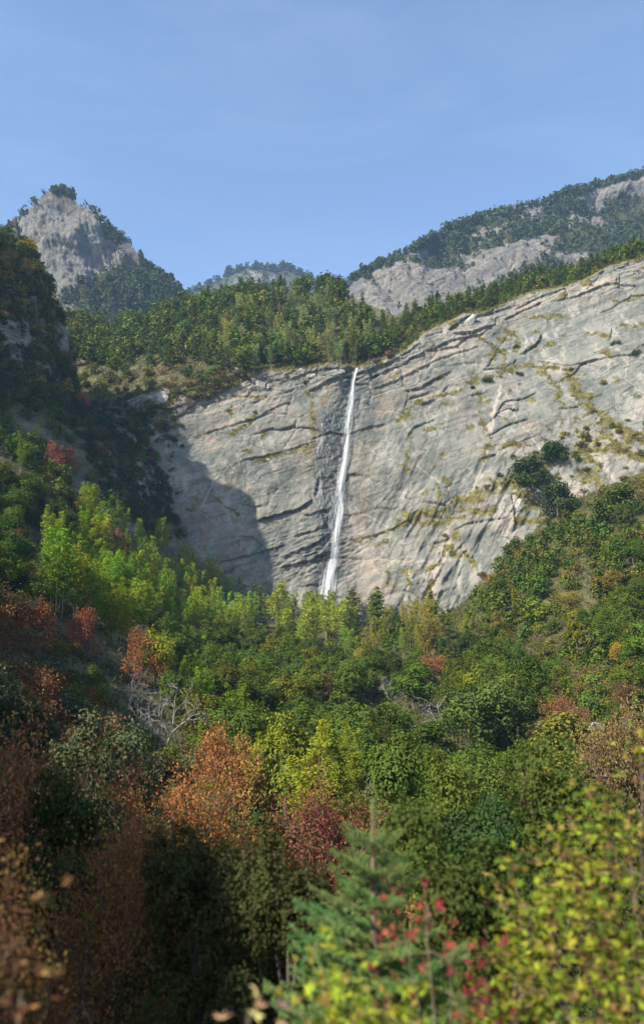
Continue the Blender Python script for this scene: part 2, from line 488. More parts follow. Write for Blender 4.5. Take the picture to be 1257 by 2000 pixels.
SMOOTHP = [(cpts([(a_, b_)])[0], (rx_, rz_), k_) for a_, b_, rx_, rz_, k_ in ((755, 900, 17, 26, .85), (530, 930, 20, 16, .8), (430, 950, 12, 20, .6), (860, 870, 16, 16, .55), (1130, 620, 30, 14, .6), (720, 1080, 16, 14, .7), (950, 1060, 8, 12, .6), (400, 830, 14, 12, .4))]
for su, sv, amp, crack, sd_ in ((21., 8.5, 1.5, .6, 1), (8.5, 3.4, .75, .22, 2), (3.2, 1.6, .36, .10, 3)):
    o_, tl, ed = cells(CU / su, CV / sv, 70 + sd_)
    reg = smooth(-.05, .5, noise(X * .03, Z * .035, 71. + sd_) + .4 * top_f + (.22 if sd_ == 1 else 0))
    for (cx_, cz_), (rx_, rz_), k_ in SMOOTHP: reg = reg * (1 - k_ * np.exp(-((X - cx_) / rx_) ** 2 - ((Z - cz_) / rz_) ** 2))
    cliff_d += reg * (amp * o_ + amp * 1.2 * tl) - reg * crack * smooth(.10, .0, ed)
cliff_d += .14 * fbm(X * .8, Z * .8, 5., 2)
# broken blocks
cell = np.floor(S / 3.1) * 7.13 + np.floor((X + 1.7 * np.floor(S / 3.1)) / 4.6) * 3.77
cliff_d += .55 * (np.modf(np.abs(np.sin(cell) * 43758.5))[0] - .5) * (.25 + smooth(30, 0, rim_z(X) - Z)) 
# water-worn chute behind the fall
FALL = [(697, 718), (690, 745), (683, 790), (677, 850), (668, 920), (660, 990), (655, 1040), (648, 1095), (640, 1140), (636, 1175)]
dfall, sfall, _ = seg_dist(X, Z, cpts([(a - 6, b) for a, b in FALL]))
cliff_d -= 2.4 * np.exp(-(dfall / 5.5) ** 2)
wet_rough = np.exp(-(dfall / 9.0) ** 2)
cliff_d += wet_rough * .45 * ridged(X * .25, Z * .30, 4., 3)
dlow, _, _ = seg_dist(X, Z, cpts([(560, 1080), (650, 1065)]))
cliff_d += np.exp(-(dlow / 12) ** 2) * .9 * ridged(X * .10, S * .45, 14., 3)
cliff_d *= smooth(0, 1.0, (zt[:, None] - Z) / 2.5) * .75 + .25
Yc = cliff_plane(X, Z) - cliff_d

# --- surface attributes
PX, PY, _ = project(np.stack([X, cliff_plane(X, Z), Z], -1))
MOSS = [
    ([(665, 1068), (740, 1042), (800, 1018)], 6), ([(790, 1022), (870, 990), (930, 965), (1000, 940), (1060, 905)], 24), ([(830, 1020), (900, 1010), (960, 1000)], 12),
    ([(770, 815), (830, 788), (880, 766), (930, 745), (985, 730)], 9), ([(985, 728), (1040, 712), (1100, 716), (1140, 735)], 13),
    ([(1110, 730), (1140, 780), (1180, 830), (1257, 860)], 24), ([(1060, 725), (1090, 770), (1100, 800)], 9), ([(1020, 900), (1100, 880), (1180, 880), (1257, 890)], 20),
    ([(795, 848), (798, 880), (803, 922)], 6), ([(930, 770), (938, 800), (948, 850), (945, 900)], 7), ([(850, 945), (856, 985)], 6), ([(1090, 800), (1095, 850)], 5),
    ([(975, 640), (1000, 655), (1010, 680)], 12), ([(1040, 620), (1070, 616), (1105, 612)], 8), ([(1060, 680), (1090, 668), (1110, 660)], 7), ([(1150, 650), (1170, 648)], 4),
    ([(930, 655), (960, 670), (985, 700), (978, 730)], 9), ([(1205, 640), (1230, 630)], 5),
    ([(600, 765), (606, 800), (604, 850)], 7), ([(500, 892), (560, 885), (610, 872)], 8), ([(455, 850), (480, 835), (492, 815)], 10), ([(445, 800), (455, 812)], 6), ([(420, 775), (520, 772)], 5),
    ([(480, 880), (492, 890)], 8), ([(510, 860), (530, 850)], 5), ([(360, 852), (410, 843)], 4),
    ([(890, 1040), (880, 1085)], 12), ([(760, 1105), (764, 1140)], 5), ([(790, 1115), (800, 1150)], 5), ([(905, 1085), (930, 1110)], 7), ([(840, 1060), (870, 1050)], 8), ([(725, 1070), (770, 1062)], 5),
    ([(1010, 960), (1060, 1010), (1080, 1060)], 22), ([(1150, 930), (1200, 960), (1257, 960)], 26), ([(1120, 820), (1150, 900)], 10),
    ([(560, 1010), (520, 1030)], 4), ([(385, 960), (372, 1010)], 5), ([(420, 975), (470, 1000)], 4), ([(300, 760), (420, 745), (480, 740)], 6), ([(640, 715), (560, 725)], 5),
    ([(800, 690), (740, 712)], 3),
]
moss = np.zeros_like(X)
MXw = X + 3.2 * noise(X * .07, Z * .07, 41.) + 1.5 * noise(X * .22, Z * .22, 43.); MZw = Z + 2.6 * noise(X * .07, Z * .07, 47.) + 1.3 * noise(X * .25, Z * .25, 49.)
for pl, w in MOSS:
    d, _, par = seg_dist(MXw, MZw, cpts(pl))
    wm = w / F * 350 * (.75 + .5 * np.clip(noise(X * .11, Z * .11, w), -1, 1))
    moss = np.maximum(moss, np.clip(1.0 - .42 * d / wm, 0, 1))
moss = np.where(moss > 0, smooth(.05, .42, moss - .52 + .42 * noise(X * .2, Z * .26, 21.) + .42 * noise(X * .55, Z * .65, 2.)), 0)
moss = np.maximum(moss, .9 * smooth(.42, .62, fbm(X * .1, Z * .16, 31., 4)) * smooth(-20, 60, X) * .9)
moss = np.maximum(moss, smooth(3.0, .6, zt[:, None] - Z) * .8)
def lines(lst, pxw, soft=1.0):
    o = np.zeros_like(X)
    for pl in lst:
        d, _, par = seg_dist(X + .9 * noise(X * .4, Z * .4, 5.) , Z + .7 * noise(X * .4, Z * .4, 15.), cpts(pl))
        o = np.maximum(o, np.clip(1.3 - d / (pxw / F * 350), 0, 1))
    return o
vein = lines([[(978, 752), (964, 800), (958, 850), (946, 900), (936, 932), (912, 968)]], 2.6) * .8
vein = np.maximum(vein, .55 * lines([[(640, 1108), (700, 1097), (740, 1092), (790, 1099), (812, 1096)], [(727, 1095), (731, 1116), (742, 1123)], [(705, 1068), (708, 1095)],
    [(690, 1000), (725, 1010), (762, 1032)], [(1000, 812), (1035, 850), (1060, 885)], [(980, 760), (1000, 790), (1002, 812)], [(815, 908), (840, 930), (860, 945)],
    [(425, 930), (408, 965), (394, 992)], [(436, 932), (440, 945)], [(810, 1100), (830, 1130), (845, 1160)], [(655, 1150), (690, 1120)], [(1225, 700), (1220, 740), (1257, 770)],
    [(700, 860), (735, 885), (770, 880)], [(500, 830), (520, 900)], [(715, 960), (760, 930)], [(850, 1180), (840, 1150)]], 1.5))
pale = np.zeros_like(X)
for pl, w in (([(872, 1050), (850, 1120), (832, 1190)], 15), ([(905, 1070), (885, 1180)], 8), ([(1003, 960), (1000, 1040)], 7), ([(1170, 890), (1200, 945)], 10), ([(940, 1080), (920, 1140)], 10), ([(800, 1120), (790, 1170)], 7)):
    d, _, par = seg_dist(X + 1.2 * noise(X * .3, Z * .15, 55.), Z, cpts(pl)); pale = np.maximum(pale, np.clip(1.15 - d / (w / F * 350), 0, 1))
vein = np.maximum(vein, .6 * pale * smooth(-.5, .2, noise(X * .6, Z * .08, 57.)))
wet = np.clip(1.25 - dfall / 6.0, 0, 1)
dl2, _, _ = seg_dist(X, Z, cpts([(640, 800), (632, 880), (628, 960), (640, 1060)]))
wet = np.maximum(wet, np.clip(1.0 - dl2 / 6.5, 0, 1) * 1.0)
wet *= smooth(-.5, .15, noise(X * .3, Z * .12, 6.) + wet - .3)
wet = np.maximum(wet, .75 * np.exp(-(dlow / 9) ** 2) * smooth(-.2, .3, noise(X * .1, S * .5, 9.)))
d1, _, _ = seg_dist(X, Z, cpts([(712, 850), (704, 940), (700, 1050)]))
d2, _, _ = seg_dist(X, Z, cpts([(640, 760), (610, 850), (600, 880)]))
stain_shade = .38 * np.clip(1.2 - d1 / 5.5, 0, 1) * smooth(-.4, .3, noise(X * .5, Z * .08, 33.)) + .75 * np.clip(1.2 - d2 / 5.5, 0, 1) * smooth(-.3, .3, noise(X * .5, Z * .1, 3.))
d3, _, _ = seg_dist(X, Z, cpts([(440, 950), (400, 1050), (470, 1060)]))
stain_shade = np.clip(stain_shade + .55 * smooth(8, -14, seg_dist(X, Z, cpts([(330, 900), (360, 1060), (480, 1120)]))[0] - 6) * smooth(-.5, .4, noise(X * .12, Z * .05, 18.)) + .5 * np.clip(1.1 - d3 / 12, 0, 1) * smooth(.0, .4, noise(X * .25, Z * .06, 8.)), 0, 1)  # rock colour of the left recess darkened to deepen its shade
tan = np.zeros_like(X)
for pl, w in (([(760, 735), (850, 700), (940, 660)], 16), ([(500, 742), (470, 760), (540, 780)], 24), ([(1010, 600), (1120, 570), (1200, 550)], 12), ([(930, 650), (960, 640)], 8),
              ([(380, 790), (460, 800), (420, 860)], 30), ([(860, 1060), (830, 1180)], 16), ([(700, 1080), (740, 1150)], 30), ([(960, 800), (945, 900)], 5), ([(740, 800), (850, 760)], 16),
              ([(1090, 930), (1120, 960)], 16), ([(1040, 830), (1000, 880)], 16)):
    d, _, _ = seg_dist(X, Z, cpts(pl))
    tan = np.maximum(tan, np.clip(1.2 - .8 * d / (w / F * 350), 0, 1))
tan *= smooth(-.35, .35, noise(X * .06, S * .35, 13.) + .3 * noise(X * .4, S * .9, 3.))
co = np.stack([X, Yc, Z], -1)
# the rim rounds over and runs back under the soil of the terrace
back = co[:, -1:, :] + np.array([0, 1, 0]) * np.array([3.0, 9.0])[None, :, None] + np.array([0, 0, 1.]) * np.array([.3, -1.5])[None, :, None]
co2 = np.concatenate([co, back], 1)
def padv(a): return np.concatenate([a, a[:, -1:], a[:, -1:]], 1).ravel()
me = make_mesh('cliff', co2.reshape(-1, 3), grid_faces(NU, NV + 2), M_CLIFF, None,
               {'moss': padv(moss), 'vein': padv(vein), 'wet': padv(wet), 'stain_shade': padv(stain_shade), 'tan': padv(tan)}, True)
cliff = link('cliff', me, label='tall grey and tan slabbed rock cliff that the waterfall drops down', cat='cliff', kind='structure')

def cliff_point(px, py):
    """a point on the built relief of the cliff"""
    P = cliff_hit(px, py)
    fx = np.clip((P[..., 0] - xs[0]) / (xs[1] - xs[0]), 0, NU - 1.001); i = fx.astype(int)
    zz = (P[..., 2] - zb[i]) / (zt[i] - zb[i]); j = np.clip((zz * (NV - 1)).astype(int), 0, NV - 1)
    return co[i, j]

# ------------------------------------------------------------------ valley ground and left bluff
def tps(pts, reg=2.0):
    P = np.array(pts, float); n = len(P); XY = P[:, :2] / 50.0
    r2 = ((XY[:, None] - XY[None]) ** 2).sum(-1)
    K = .5 * r2 * np.log(r2 + 1e-9) + reg * 1e-3 * np.eye(n)
    A = np.zeros((n + 3, n + 3)); A[:n, :n] = K; A[:n, n] = 1; A[:n, n + 1:] = XY; A[n, :n] = 1; A[n + 1:, :n] = XY.T
    w = np.linalg.solve(A, np.concatenate([P[:, 2], [0, 0, 0]]))
    def f(x, y):
        x = np.asarray(x, float) / 50; y = np.asarray(y, float) / 50
        s = w[n] + w[n + 1] * x + w[n + 2] * y
        for i in range(n):
            r = (x - XY[i, 0]) ** 2 + (y - XY[i, 1]) ** 2
            s = s + w[i] * .5 * r * np.log(r + 1e-9)
        return s
    return f
GP = [(0, -40, 0), (0, -10, -1.8), (0, 1, -2.6), (0, 4, -3.2), (0, 8, -4.8), (-4, 10, -5), (4, 10, -5.2), (0, 14, -6.6), (-5, 16, -7), (0, 20, -7.9), (-8, 30, -10.2), (4, 28, -9.6), (0, 50, -14.5), (0, 100, -16), (0, 150, -11), (0, 200, -5), (0, 250, 3), (0, 300, 12), (0, 345, 20), (0, 380, 26),
      (-20, 50, -13), (-21, 60, -13), (-30, 100, -10), (-30, 200, -1), (-40, 300, 14), (-40, 345, 26), (-53, 150, 14), (-38, 110, -4), (-56, 200, 20), (-62, 250, 24), (-72, 300, 52), (-80, 330, 98), (-66, 335, 68), (-60, 330, 44), (-92, 330, 108), (-46, 335, 33),
      (-80, 225, 56), (-86, 270, 50), (-97, 257, 58), (-98, 300, 92), (-105, 330, 112), (-120, 235, 70), (-120, 200, 62), (-100, 150, 46), (-90, 110, 42), (-48, 62, 18), (-62, 92, 30), (-50, 20, 30), (-45, -5, 36), (-34, -8, 32), (-22, -6, 14), (-75, 50, 48), (-160, 200, 88), (-160, 300, 140), (-150, 100, 80), (-150, 0, 60),  # includes the unseen left hill, raised to shade the lower left
      (-130, 350, 122), (-200, 350, 150), (-240, 250, 170), (-240, 100, 140),
      (40, 100, -14), (55, 180, 0), (70, 180, 8), (90, 250, 42), (70, 300, 33), (53, 340, 18), (70, 325, 36), (91, 315, 58), (128, 300, 72), (88, 260, 42), (73, 200, 12), (51, 140, -5), (28, 70, -10), (19, 80, -15),
      (150, 200, 62), (150, 100, 20), (100, 50, 0), (60, 20, -4), (180, 290, 110), (20, 20, -10), (220, 150, 70), (220, 0, 40), (60, -30, 0)]
Hb = tps(GP)
def bluff_h(x, y):
    """the steep rock bluff on the left: a spur whose nose drops straight down"""
    x = np.asarray(x, float); y = np.asarray(y, float)
    edge = -108 + 2.5 * noise(y * .06, 1.7) + 1.2 * noise(y * .3, 4.4)
    e2 = edge - x                               # inside distance from the nose
    yf = np.where(x > -128, 310 + (x + 110) * .8, np.maximum(295.6 + (x + 128) * 3.0, 230)) + 2.5 * noise(x * .12, 2.) + 1.5 * noise(x * .4, y * .1, 5.)
    d = np.minimum(np.minimum(e2, (y - yf) * .8), 352 - y)
    top = 143 + .95 * np.clip(e2, 0, 60) + 3 * noise(x * .08, y * .08, 2.) + 17 * np.exp(-((x + 130) ** 2 + (y - 320) ** 2) / 150) + 15 * np.exp(-((x + 141) ** 2 + (y - 261) ** 2) / 130)  # last bump lies out of view, added to bulge the bluff's shadow
    return np.where(d > -6, 95 + (top - 95) * smooth(-1.5, 9, d), -999)
def ground(x, y):
    h = Hb(x, y) + 1.2 * fbm(np.asarray(x) * .035, np.asarray(y) * .035, 5., 3) * smooth(10, 60, np.asarray(y))
    return np.maximum(h, bluff_h(x, y))
gx = np.concatenate([np.arange(-260, -112, 4.), np.arange(-112, -78, .8), np.arange(-78, 120, 2.), np.arange(120, 260, 4.)])
gy = np.concatenate([np.arange(-60, 20, 2.5), np.arange(20, 256, 2.), np.arange(256, 372, 1.2)])
GX, GY = np.meshgrid(gx, gy, indexing='ij')
GZ = ground(GX, GY)
fc = grid_faces(len(gx), len(gy))
cxf = GX.ravel()[fc].mean(1); cyf = GY.ravel()[fc].mean(1); czf = GZ.ravel()[fc].mean(1)
keep = ~((cxf > -96) & (cxf < 190) & (cyf > cliff_plane(cxf, czf) + 5))
steep = np.hypot(*np.gradient(GZ, gx, gy))
gj = noise(GX * .15, GY * .15, GZ * .15) * 1.4 * smooth(1.0, 2.5, steep)
M_GROUND_ROCK = None
k = NT('hillside_soil')
n1 = k.noise(k.coord(), .12, 5, .65); n2 = k.noise(k.coord(), 1.6, 5, .7)
c = k.mix(k.ramp(n1, .35, .65), (.05, .056, .016), (.125, .11, .042))
c = k.mix(k.math('MULTIPLY', k.ramp(n2, .55, .78), .6), c, (.20, .165, .085))
c = k.mix(k.math('MULTIPLY', k.ramp(n2, .48, .28), .7), c, (.03, .032, .012))
sv = k.noise(k.coord((.15, .15, 1.), (0, .25, 0)), .5, 5, .65)
c = k.mix(k.attr('rock'), c, k.mix(k.ramp(sv, .4, .6), (.10, .105, .10), (.24, .225, .195)))
k.set(k.b.inputs['Base Color'], c); k.b.inputs['Roughness'].default_value = .95
k.bump(n2, 1.0, .5)
M_HILL = k.m
rockm = smooth(1.3, 2.2, steep + .5 * noise(GX * .1, GY * .1, GZ * .1))
me = make_mesh('ground', np.stack([GX + gj, GY - gj, GZ], -1).reshape(-1, 3), fc[keep], M_HILL, None, {'rock': rockm.ravel()}, True)
link('ground', me, label='wooded valley floor and hillsides sloping up to the cliff', cat='ground', kind='structure')

# ------------------------------------------------------------------ terrace above the cliff
CRX = np.array([-230, -160, -125, -95, -60, -20, 20, 35, 50, 70, 110, 200.])
CRD = np.array([150, 150, 150, 150, 160, 165, 150, 120, 70, 42, 36, 36.])
CRH = np.array([115, 110, 96, 98, 104, 108, 98, 70, 38, 20, 17, 17.])
def rim_y(x): return cliff_plane(x, rim_z(x))
def terrace(x, y):
    rx = np.asarray(x, float) * (1 - .15 * np.clip((np.asarray(y) - 360) / 160, 0, 1.4))
    d = y - rim_y(rx)
    cd = np.interp(rx, CRX, CRD); ch = np.interp(rx, CRX, CRH)
    t = d / cd
    g = np.where(t < 1, ch * np.sin(np.clip(t, 0, 1) * math.pi / 2) ** 1.15, ch - .55 * (d - cd))
    return rim_z(rx) + np.where(d < 0, 0, g) + 1.5 * fbm(x * .03, y * .03, 8., 3) * smooth(0, 20, d) - .4
tx = np.arange(-240, 240, 2.5); tv = np.concatenate([np.arange(2, 30, 2.), np.arange(30, 330, 4.)])
TX = np.repeat(tx[:, None], len(tv), 1); TY = rim_y(tx)[:, None] + tv[None]
TZ = terrace(TX, TY)
me = make_mesh('hillside', np.stack([TX, TY, TZ], -1).reshape(-1, 3), grid_faces(len(tx), len(tv)), M_HILL, None, {'rock': smooth(.75, 1.1, noise(TX * .05, TY * .08, 4.) + .3).ravel()}, True)
link('hillside', me, label='forested hillside terrace above the lip of the waterfall', cat='hillside', kind='structure')

# ------------------------------------------------------------------ far mountains
def interp_pl(px, pl):
    a = np.array(pl, float); return np.interp(px, a[:, 0], a[:, 1])
def mountain(name, ridge, Yr, pyb, Yb, nu, nv, disp, rocks, label, flute, seed, slope_back=.6, prof=1.0):
    x0, x1 = ridge[0][0], ridge[-1][0]
    px = np.linspace(x0, x1, nu); t = np.linspace(0, 1, nv)
    rpy = interp_pl(px, ridge) + 3.0 * noise(px * .06, seed) + 3.5 * noise(px * .16, seed + 1.) + 2.2 * np.sign(noise(px * .09, seed + 5.)) * (disp < 36) * (np.abs(px - 118) > 30) + 4
    Yrr = np.interp(px, [x0, x1], Yr); Ybb = np.interp(px, [x0, x1], Yb)
    top = at(px, rpy, Yrr); bot = at(px, interp_pl(px, pyb), Ybb)
    ty = t ** prof
    P = np.empty((nu, nv, 3))
    P[..., 0] = top[:, None, 0] + (bot[:, None, 0] - top[:, None, 0]) * t[None]
    P[..., 1] = top[:, None, 1] + (bot[:, None, 1] - top[:, None, 1]) * ty[None]
    P[..., 2] = top[:, None, 2] + (bot[:, None, 2] - top[:, None, 2]) * t[None]
    sx, sy, sz = P[..., 0], P[..., 1], P[..., 2]
    q = disp / 60.0
    s = 1 / disp
    sk = sx * flute[0] + sz * flute[2]
    bl = (sz - sx * flute[1]) / 9.0 + 1.2 * noise(sx * .03, sz * .03, seed)
    ledge = 1 - np.mod(bl, 1.0)
    d = disp * .72 * fbm(sx * .35 * s, sz * .30 * s, seed, 5) + 3.0 * noise(sk * .075, sz * .025, seed + 1) + 2.0 * noise(sk * .2, sz * .06, seed + 2) + 1.1 * noise(sk * .45, sz * .16, seed + 3)
    d = d + 2.2 * ledge * smooth(-.2, .4, noise(sx * .02, sz * .05, seed + 5)) + 1.6 * np.abs(noise(sx * .3, sz * .3, seed + 6)) + 2.6 * ridged(sk * .05, sz * .02, seed + 8, 3) * np.clip(noise(sx * .02, sz * .02, seed + 9) + .4, 0, 1)
    qx, qy, _ = project(P)
    veg = np.ones((nu, nv))
    for pl in rocks:
        a = np.array(pl, float)
        jx = qx + 26 * noise(sx * .03, sz * .03, seed + 1.) + 16 * noise(sx * .1, sz * .1, seed) + 7 * noise(sx * .3, sz * .3, seed); jy = qy + 18 * noise(sx * .03, sz * .03, seed + 7.) + 13 * noise(sx * .1, sz * .1, seed + 4) + 6 * noise(sx * .3, sz * .3, seed + 2)
        veg[in_poly(jx, jy, pl)] = 0
    fade = smooth(0, .08, t)[None]
    P[..., 1] -= d * fade
    P[..., 2] += .25 * d * fade
    # the far side of the ridge
    bk = np.array([.04, .15, .5, 1.0])
    hgt = top[:, 2].max()
    B = top[:, None] + bk[None, ::-1, None] * np.array([0, 500., -500 * slope_back])[None, None]
    full = np.concatenate([B, P], 1)
    vg = np.concatenate([np.ones((nu, 4)), veg], 1)
    me = make_mesh(name, full.reshape(-1, 3), grid_faces(nu, nv + 4)[:, ::-1], M_MTN, None, {'veg': vg.ravel()}, True)
    link(name, me, label=label, cat='mountain', kind='structure')
    return P, veg, qx, qy

PEAK = [(-260, 560), (-120, 520), (-40, 480), (20, 440), (50, 408), (75, 385), (95, 370), (118, 366), (140, 374), (155, 398), (178, 404), (195, 422), (205, 438), (222, 446), (240, 466), (262, 478), (275, 500), (300, 528), (335, 545), (360, 575), (420, 600), (480, 640)]
mt1 = mountain('mountain', PEAK, (880, 880), [(-260, 800), (480, 800)], (560, 560), 320, 180, 34,
    [[(215, 468), (262, 480), (278, 505), (235, 522), (200, 500)], [(30, 425), (62, 400), (92, 374), (112, 372), (126, 384), (150, 404), (185, 415), (200, 440), (225, 490), (240, 500), (212, 530), (160, 545), (128, 565), (105, 640), (85, 560), (55, 470)], [(235, 480), (268, 485), (270, 505), (245, 505)], [(95, 590), (140, 600), (120, 625), (95, 625)]],
    'steep pointed rocky peak with pines on its crest at the upper left', (1.2, .15, .2), 2., .7, 1.6)
RIGHT = [(600, 610), (640, 580), (665, 560), (700, 535), (740, 515), (790, 490), (830, 468), (880, 440), (930, 425), (985, 408), (1040, 398), (1075, 388), (1110, 370), (1150, 362), (1200, 350), (1257, 335), (1340, 320), (1480, 330), (1650, 400)]
mt2 = mountain('mountain', RIGHT, (900, 1150), [(600, 760), (1650, 700)], (600, 560), 400, 200, 38,
    [[(655, 580), (690, 555), (760, 522), (800, 515), (835, 520), (885, 505), (960, 482), (1060, 468), (1105, 478), (1010, 540), (840, 640), (760, 650), (700, 640)],
     [(1090, 432), (1180, 408), (1200, 422), (1150, 448), (1095, 452)], [(1120, 385), (1150, 372), (1257, 358), (1330, 360), (1257, 392), (1180, 396), (1130, 394)], [(925, 455), (1000, 438), (985, 462), (940, 472)], [(1080, 500), (1150, 480), (1120, 520)], [(760, 505), (830, 480), (850, 500), (790, 520)], [(1000, 425), (1060, 405), (1075, 425), (1010, 440)], [(690, 550), (740, 525), (760, 540), (700, 570)]],
    'long ridge of cliffs and dark woods at the upper right', (.9, .45, .5), 8., .5, 1.3)
FAR = [(330, 600), (390, 560), (420, 545), (450, 530), (480, 519), (510, 520), (530, 524), (560, 522), (590, 532), (615, 546), (640, 562), (680, 590), (760, 640)]
mt3 = mountain('mountain', FAR, (1800, 1800), [(330, 760), (760, 760)], (1250, 1250), 150, 90, 70,
    [[(440, 560), (455, 545), (500, 534), (525, 548), (560, 570), (520, 600), (450, 600)]], 'low hazy blue mountain in the gap beyond the forested terrace', (.8, .1, .2), 5., .6, 1.2)

# ------------------------------------------------------------------ plant prototypes
def unit(v): return v / (np.linalg.norm(v, axis=-1, keepdims=True) + 1e-9)

def lobed(rng, n_lobes, rx, rz, zc, lr, ncard, size, flat=1.0, bottom=-.55, asp=.62, shell=.72):
    """leaf cards spread over the shells of many small lobes"""
    g = Geo(); tint = []
    d = unit(rng.normal(size=(n_lobes, 3))); d[:, 2] = np.where(d[:, 2] < bottom, -d[:, 2], d[:, 2])
    rr = rng.uniform(.35, 1.0, n_lobes) ** .6
    C = d * np.stack([rx * rr, rx * rr, rz * rr], -1) + [0, 0, zc]
    C[0] = [rng.normal() * .2 * rx, rng.normal() * .2 * rx, zc + rz]
    R = lr * rng.uniform(.7, 1.25, n_lobes)
    for i in range(n_lobes):
        n = int(ncard * (R[i] / lr) ** 2 / n_lobes)
        v = unit(rng.normal(size=(n, 3)) + [0, 0, .35])
        # twig clumps inside the lobe make the outline uneven
        kc = max(6, n // 9)
        cc = unit(rng.normal(size=(kc, 3)) + [0, 0, .35]) * R[i] * rng.uniform(shell, 1.08, (kc, 1))
        idx = rng.integers(0, kc, n)
        p = cc[idx] + rng.normal(size=(n, 3)) * size * .75
        p[:, 2] *= flat
        nr = unit(unit(cc[idx]) + .25 * unit(C[i] - [0, 0, zc - .3 * rz]) + rng.normal(size=(n, 3)) * .36 + [0, 0, .15])
        g.cards(C[i] + p, nr, size * rng.uniform(.7, 1.3, n), size * asp * rng.uniform(.7, 1.3, n), rng=rng)
        tint.append(np.clip(rng.random(n) * .6 + rng.random() * .25 + rng.random(kc)[idx] * .2, 0, 1))
    return g, np.concatenate(tint), C

def trunk_geo(rng, base_r, C, ztop, nb=6, lean=.3):
    g = Geo()
    top = np.array([rng.normal() * lean, rng.normal() * lean, ztop])
    pts = np.array([[0, 0, -1.0], [0, 0, 0], top * .35 + rng.normal(size=3) * .1, top * .7 + rng.normal(size=3) * .15, top])
    g.tube(pts, [base_r * 1.5, base_r, base_r * .8, base_r * .55, base_r * .2], 7)
    for c in C[rng.permutation(len(C))[:nb]]:
        t = rng.uniform(.3, .75); s = pts[1] * (1 - t) + top * t
        m = (s + c) / 2 + [0, 0, -.25]
        g.tube([s, m, c], [base_r * .4, base_r * .25, base_r * .07], 5)
    return g

def proto_broadleaf(seed, lod):
    rng = np.random.default_rng(seed)
    nc, sz = ((2000, .62), (4600, .40), (10500, .26), (15000, .19))[lod]
    tall = rng.uniform(.8, 1.3)
    g, t, C = lobed(rng, int(rng.integers(13, 27)), rng.uniform(2.5, 3.5), 3.3 * tall, 4.8, rng.uniform(.95, 1.5), nc, sz, bottom=-.8)
    return [('trunk', trunk_geo(rng, .24, C, 6.2).mesh('trunk', M_BARK), None), ('crown', g.mesh('crown', M_LEAF, fattr={'tint': t}), 'leaf')], 9.0

def proto_pine(seed, lod):
    rng = np.random.default_rng(seed)
    H = 11.0; g = Geo(); T = []; tr = Geo()
    bend = rng.normal(size=2) * .3
    axis = lambda z: np.array([bend[0] * (z / H) ** 2, bend[1] * (z / H) ** 2, z])
    tr.tube([axis(-1), axis(0), axis(4), axis(8), axis(H)], [.34, .22, .16, .09, .02], 6)
    nw = 13
    for w in range(nw):
        f = w / (nw - 1); z0 = H * (.2 + .78 * f)
        Lb = (2.5 * (1 - f) ** .75 + .35) * rng.uniform(.8, 1.15)
        for b in range(rng.integers(5, 8)):
            a = rng.uniform(0, 2 * math.pi); Lx = Lb * rng.uniform(.65, 1.15)
            dr = np.array([math.cos(a), math.sin(a), rng.uniform(-.15, .28)])
            s = axis(z0 + rng.normal() * .25); e = s + dr * Lx
            tr.tube([s, (s + e) / 2 + [0, 0, -.06], e], [.05, .03, .01], 3)
            n = int((10, 26, 44, 44)[lod] * Lx)
            u = rng.uniform(.15, 1.08, n)
            side = unit(np.cross(dr, [0, 0, 1.]))
            p = s + dr * (u * Lx)[:, None] + side * (rng.normal(size=n) * .26 * (1.15 - .5 * u) * Lx ** .5)[:, None] + rng.normal(size=(n, 3)) * .10 + [0, 0, .08]
            sz = (.75, .46, .33, .33)[lod]
            g.cards(p, unit(rng.normal(size=(n, 3)) * .6 + [0, 0, .9] + .35 * dr), sz * rng.uniform(.7, 1.3, n), sz * .36, along=dr + rng.normal(size=(n, 3)) * .7 + [0, 0, .25], rng=rng)
            T.append(np.clip(rng.random(n) * .7 + .3 * u, 0, 1))
    return [('trunk', tr.mesh('trunk', M_BARK), None), ('crown', g.mesh('crown', M_NEEDLE, fattr={'tint': np.concatenate(T)}), 'leaf')], 11.0

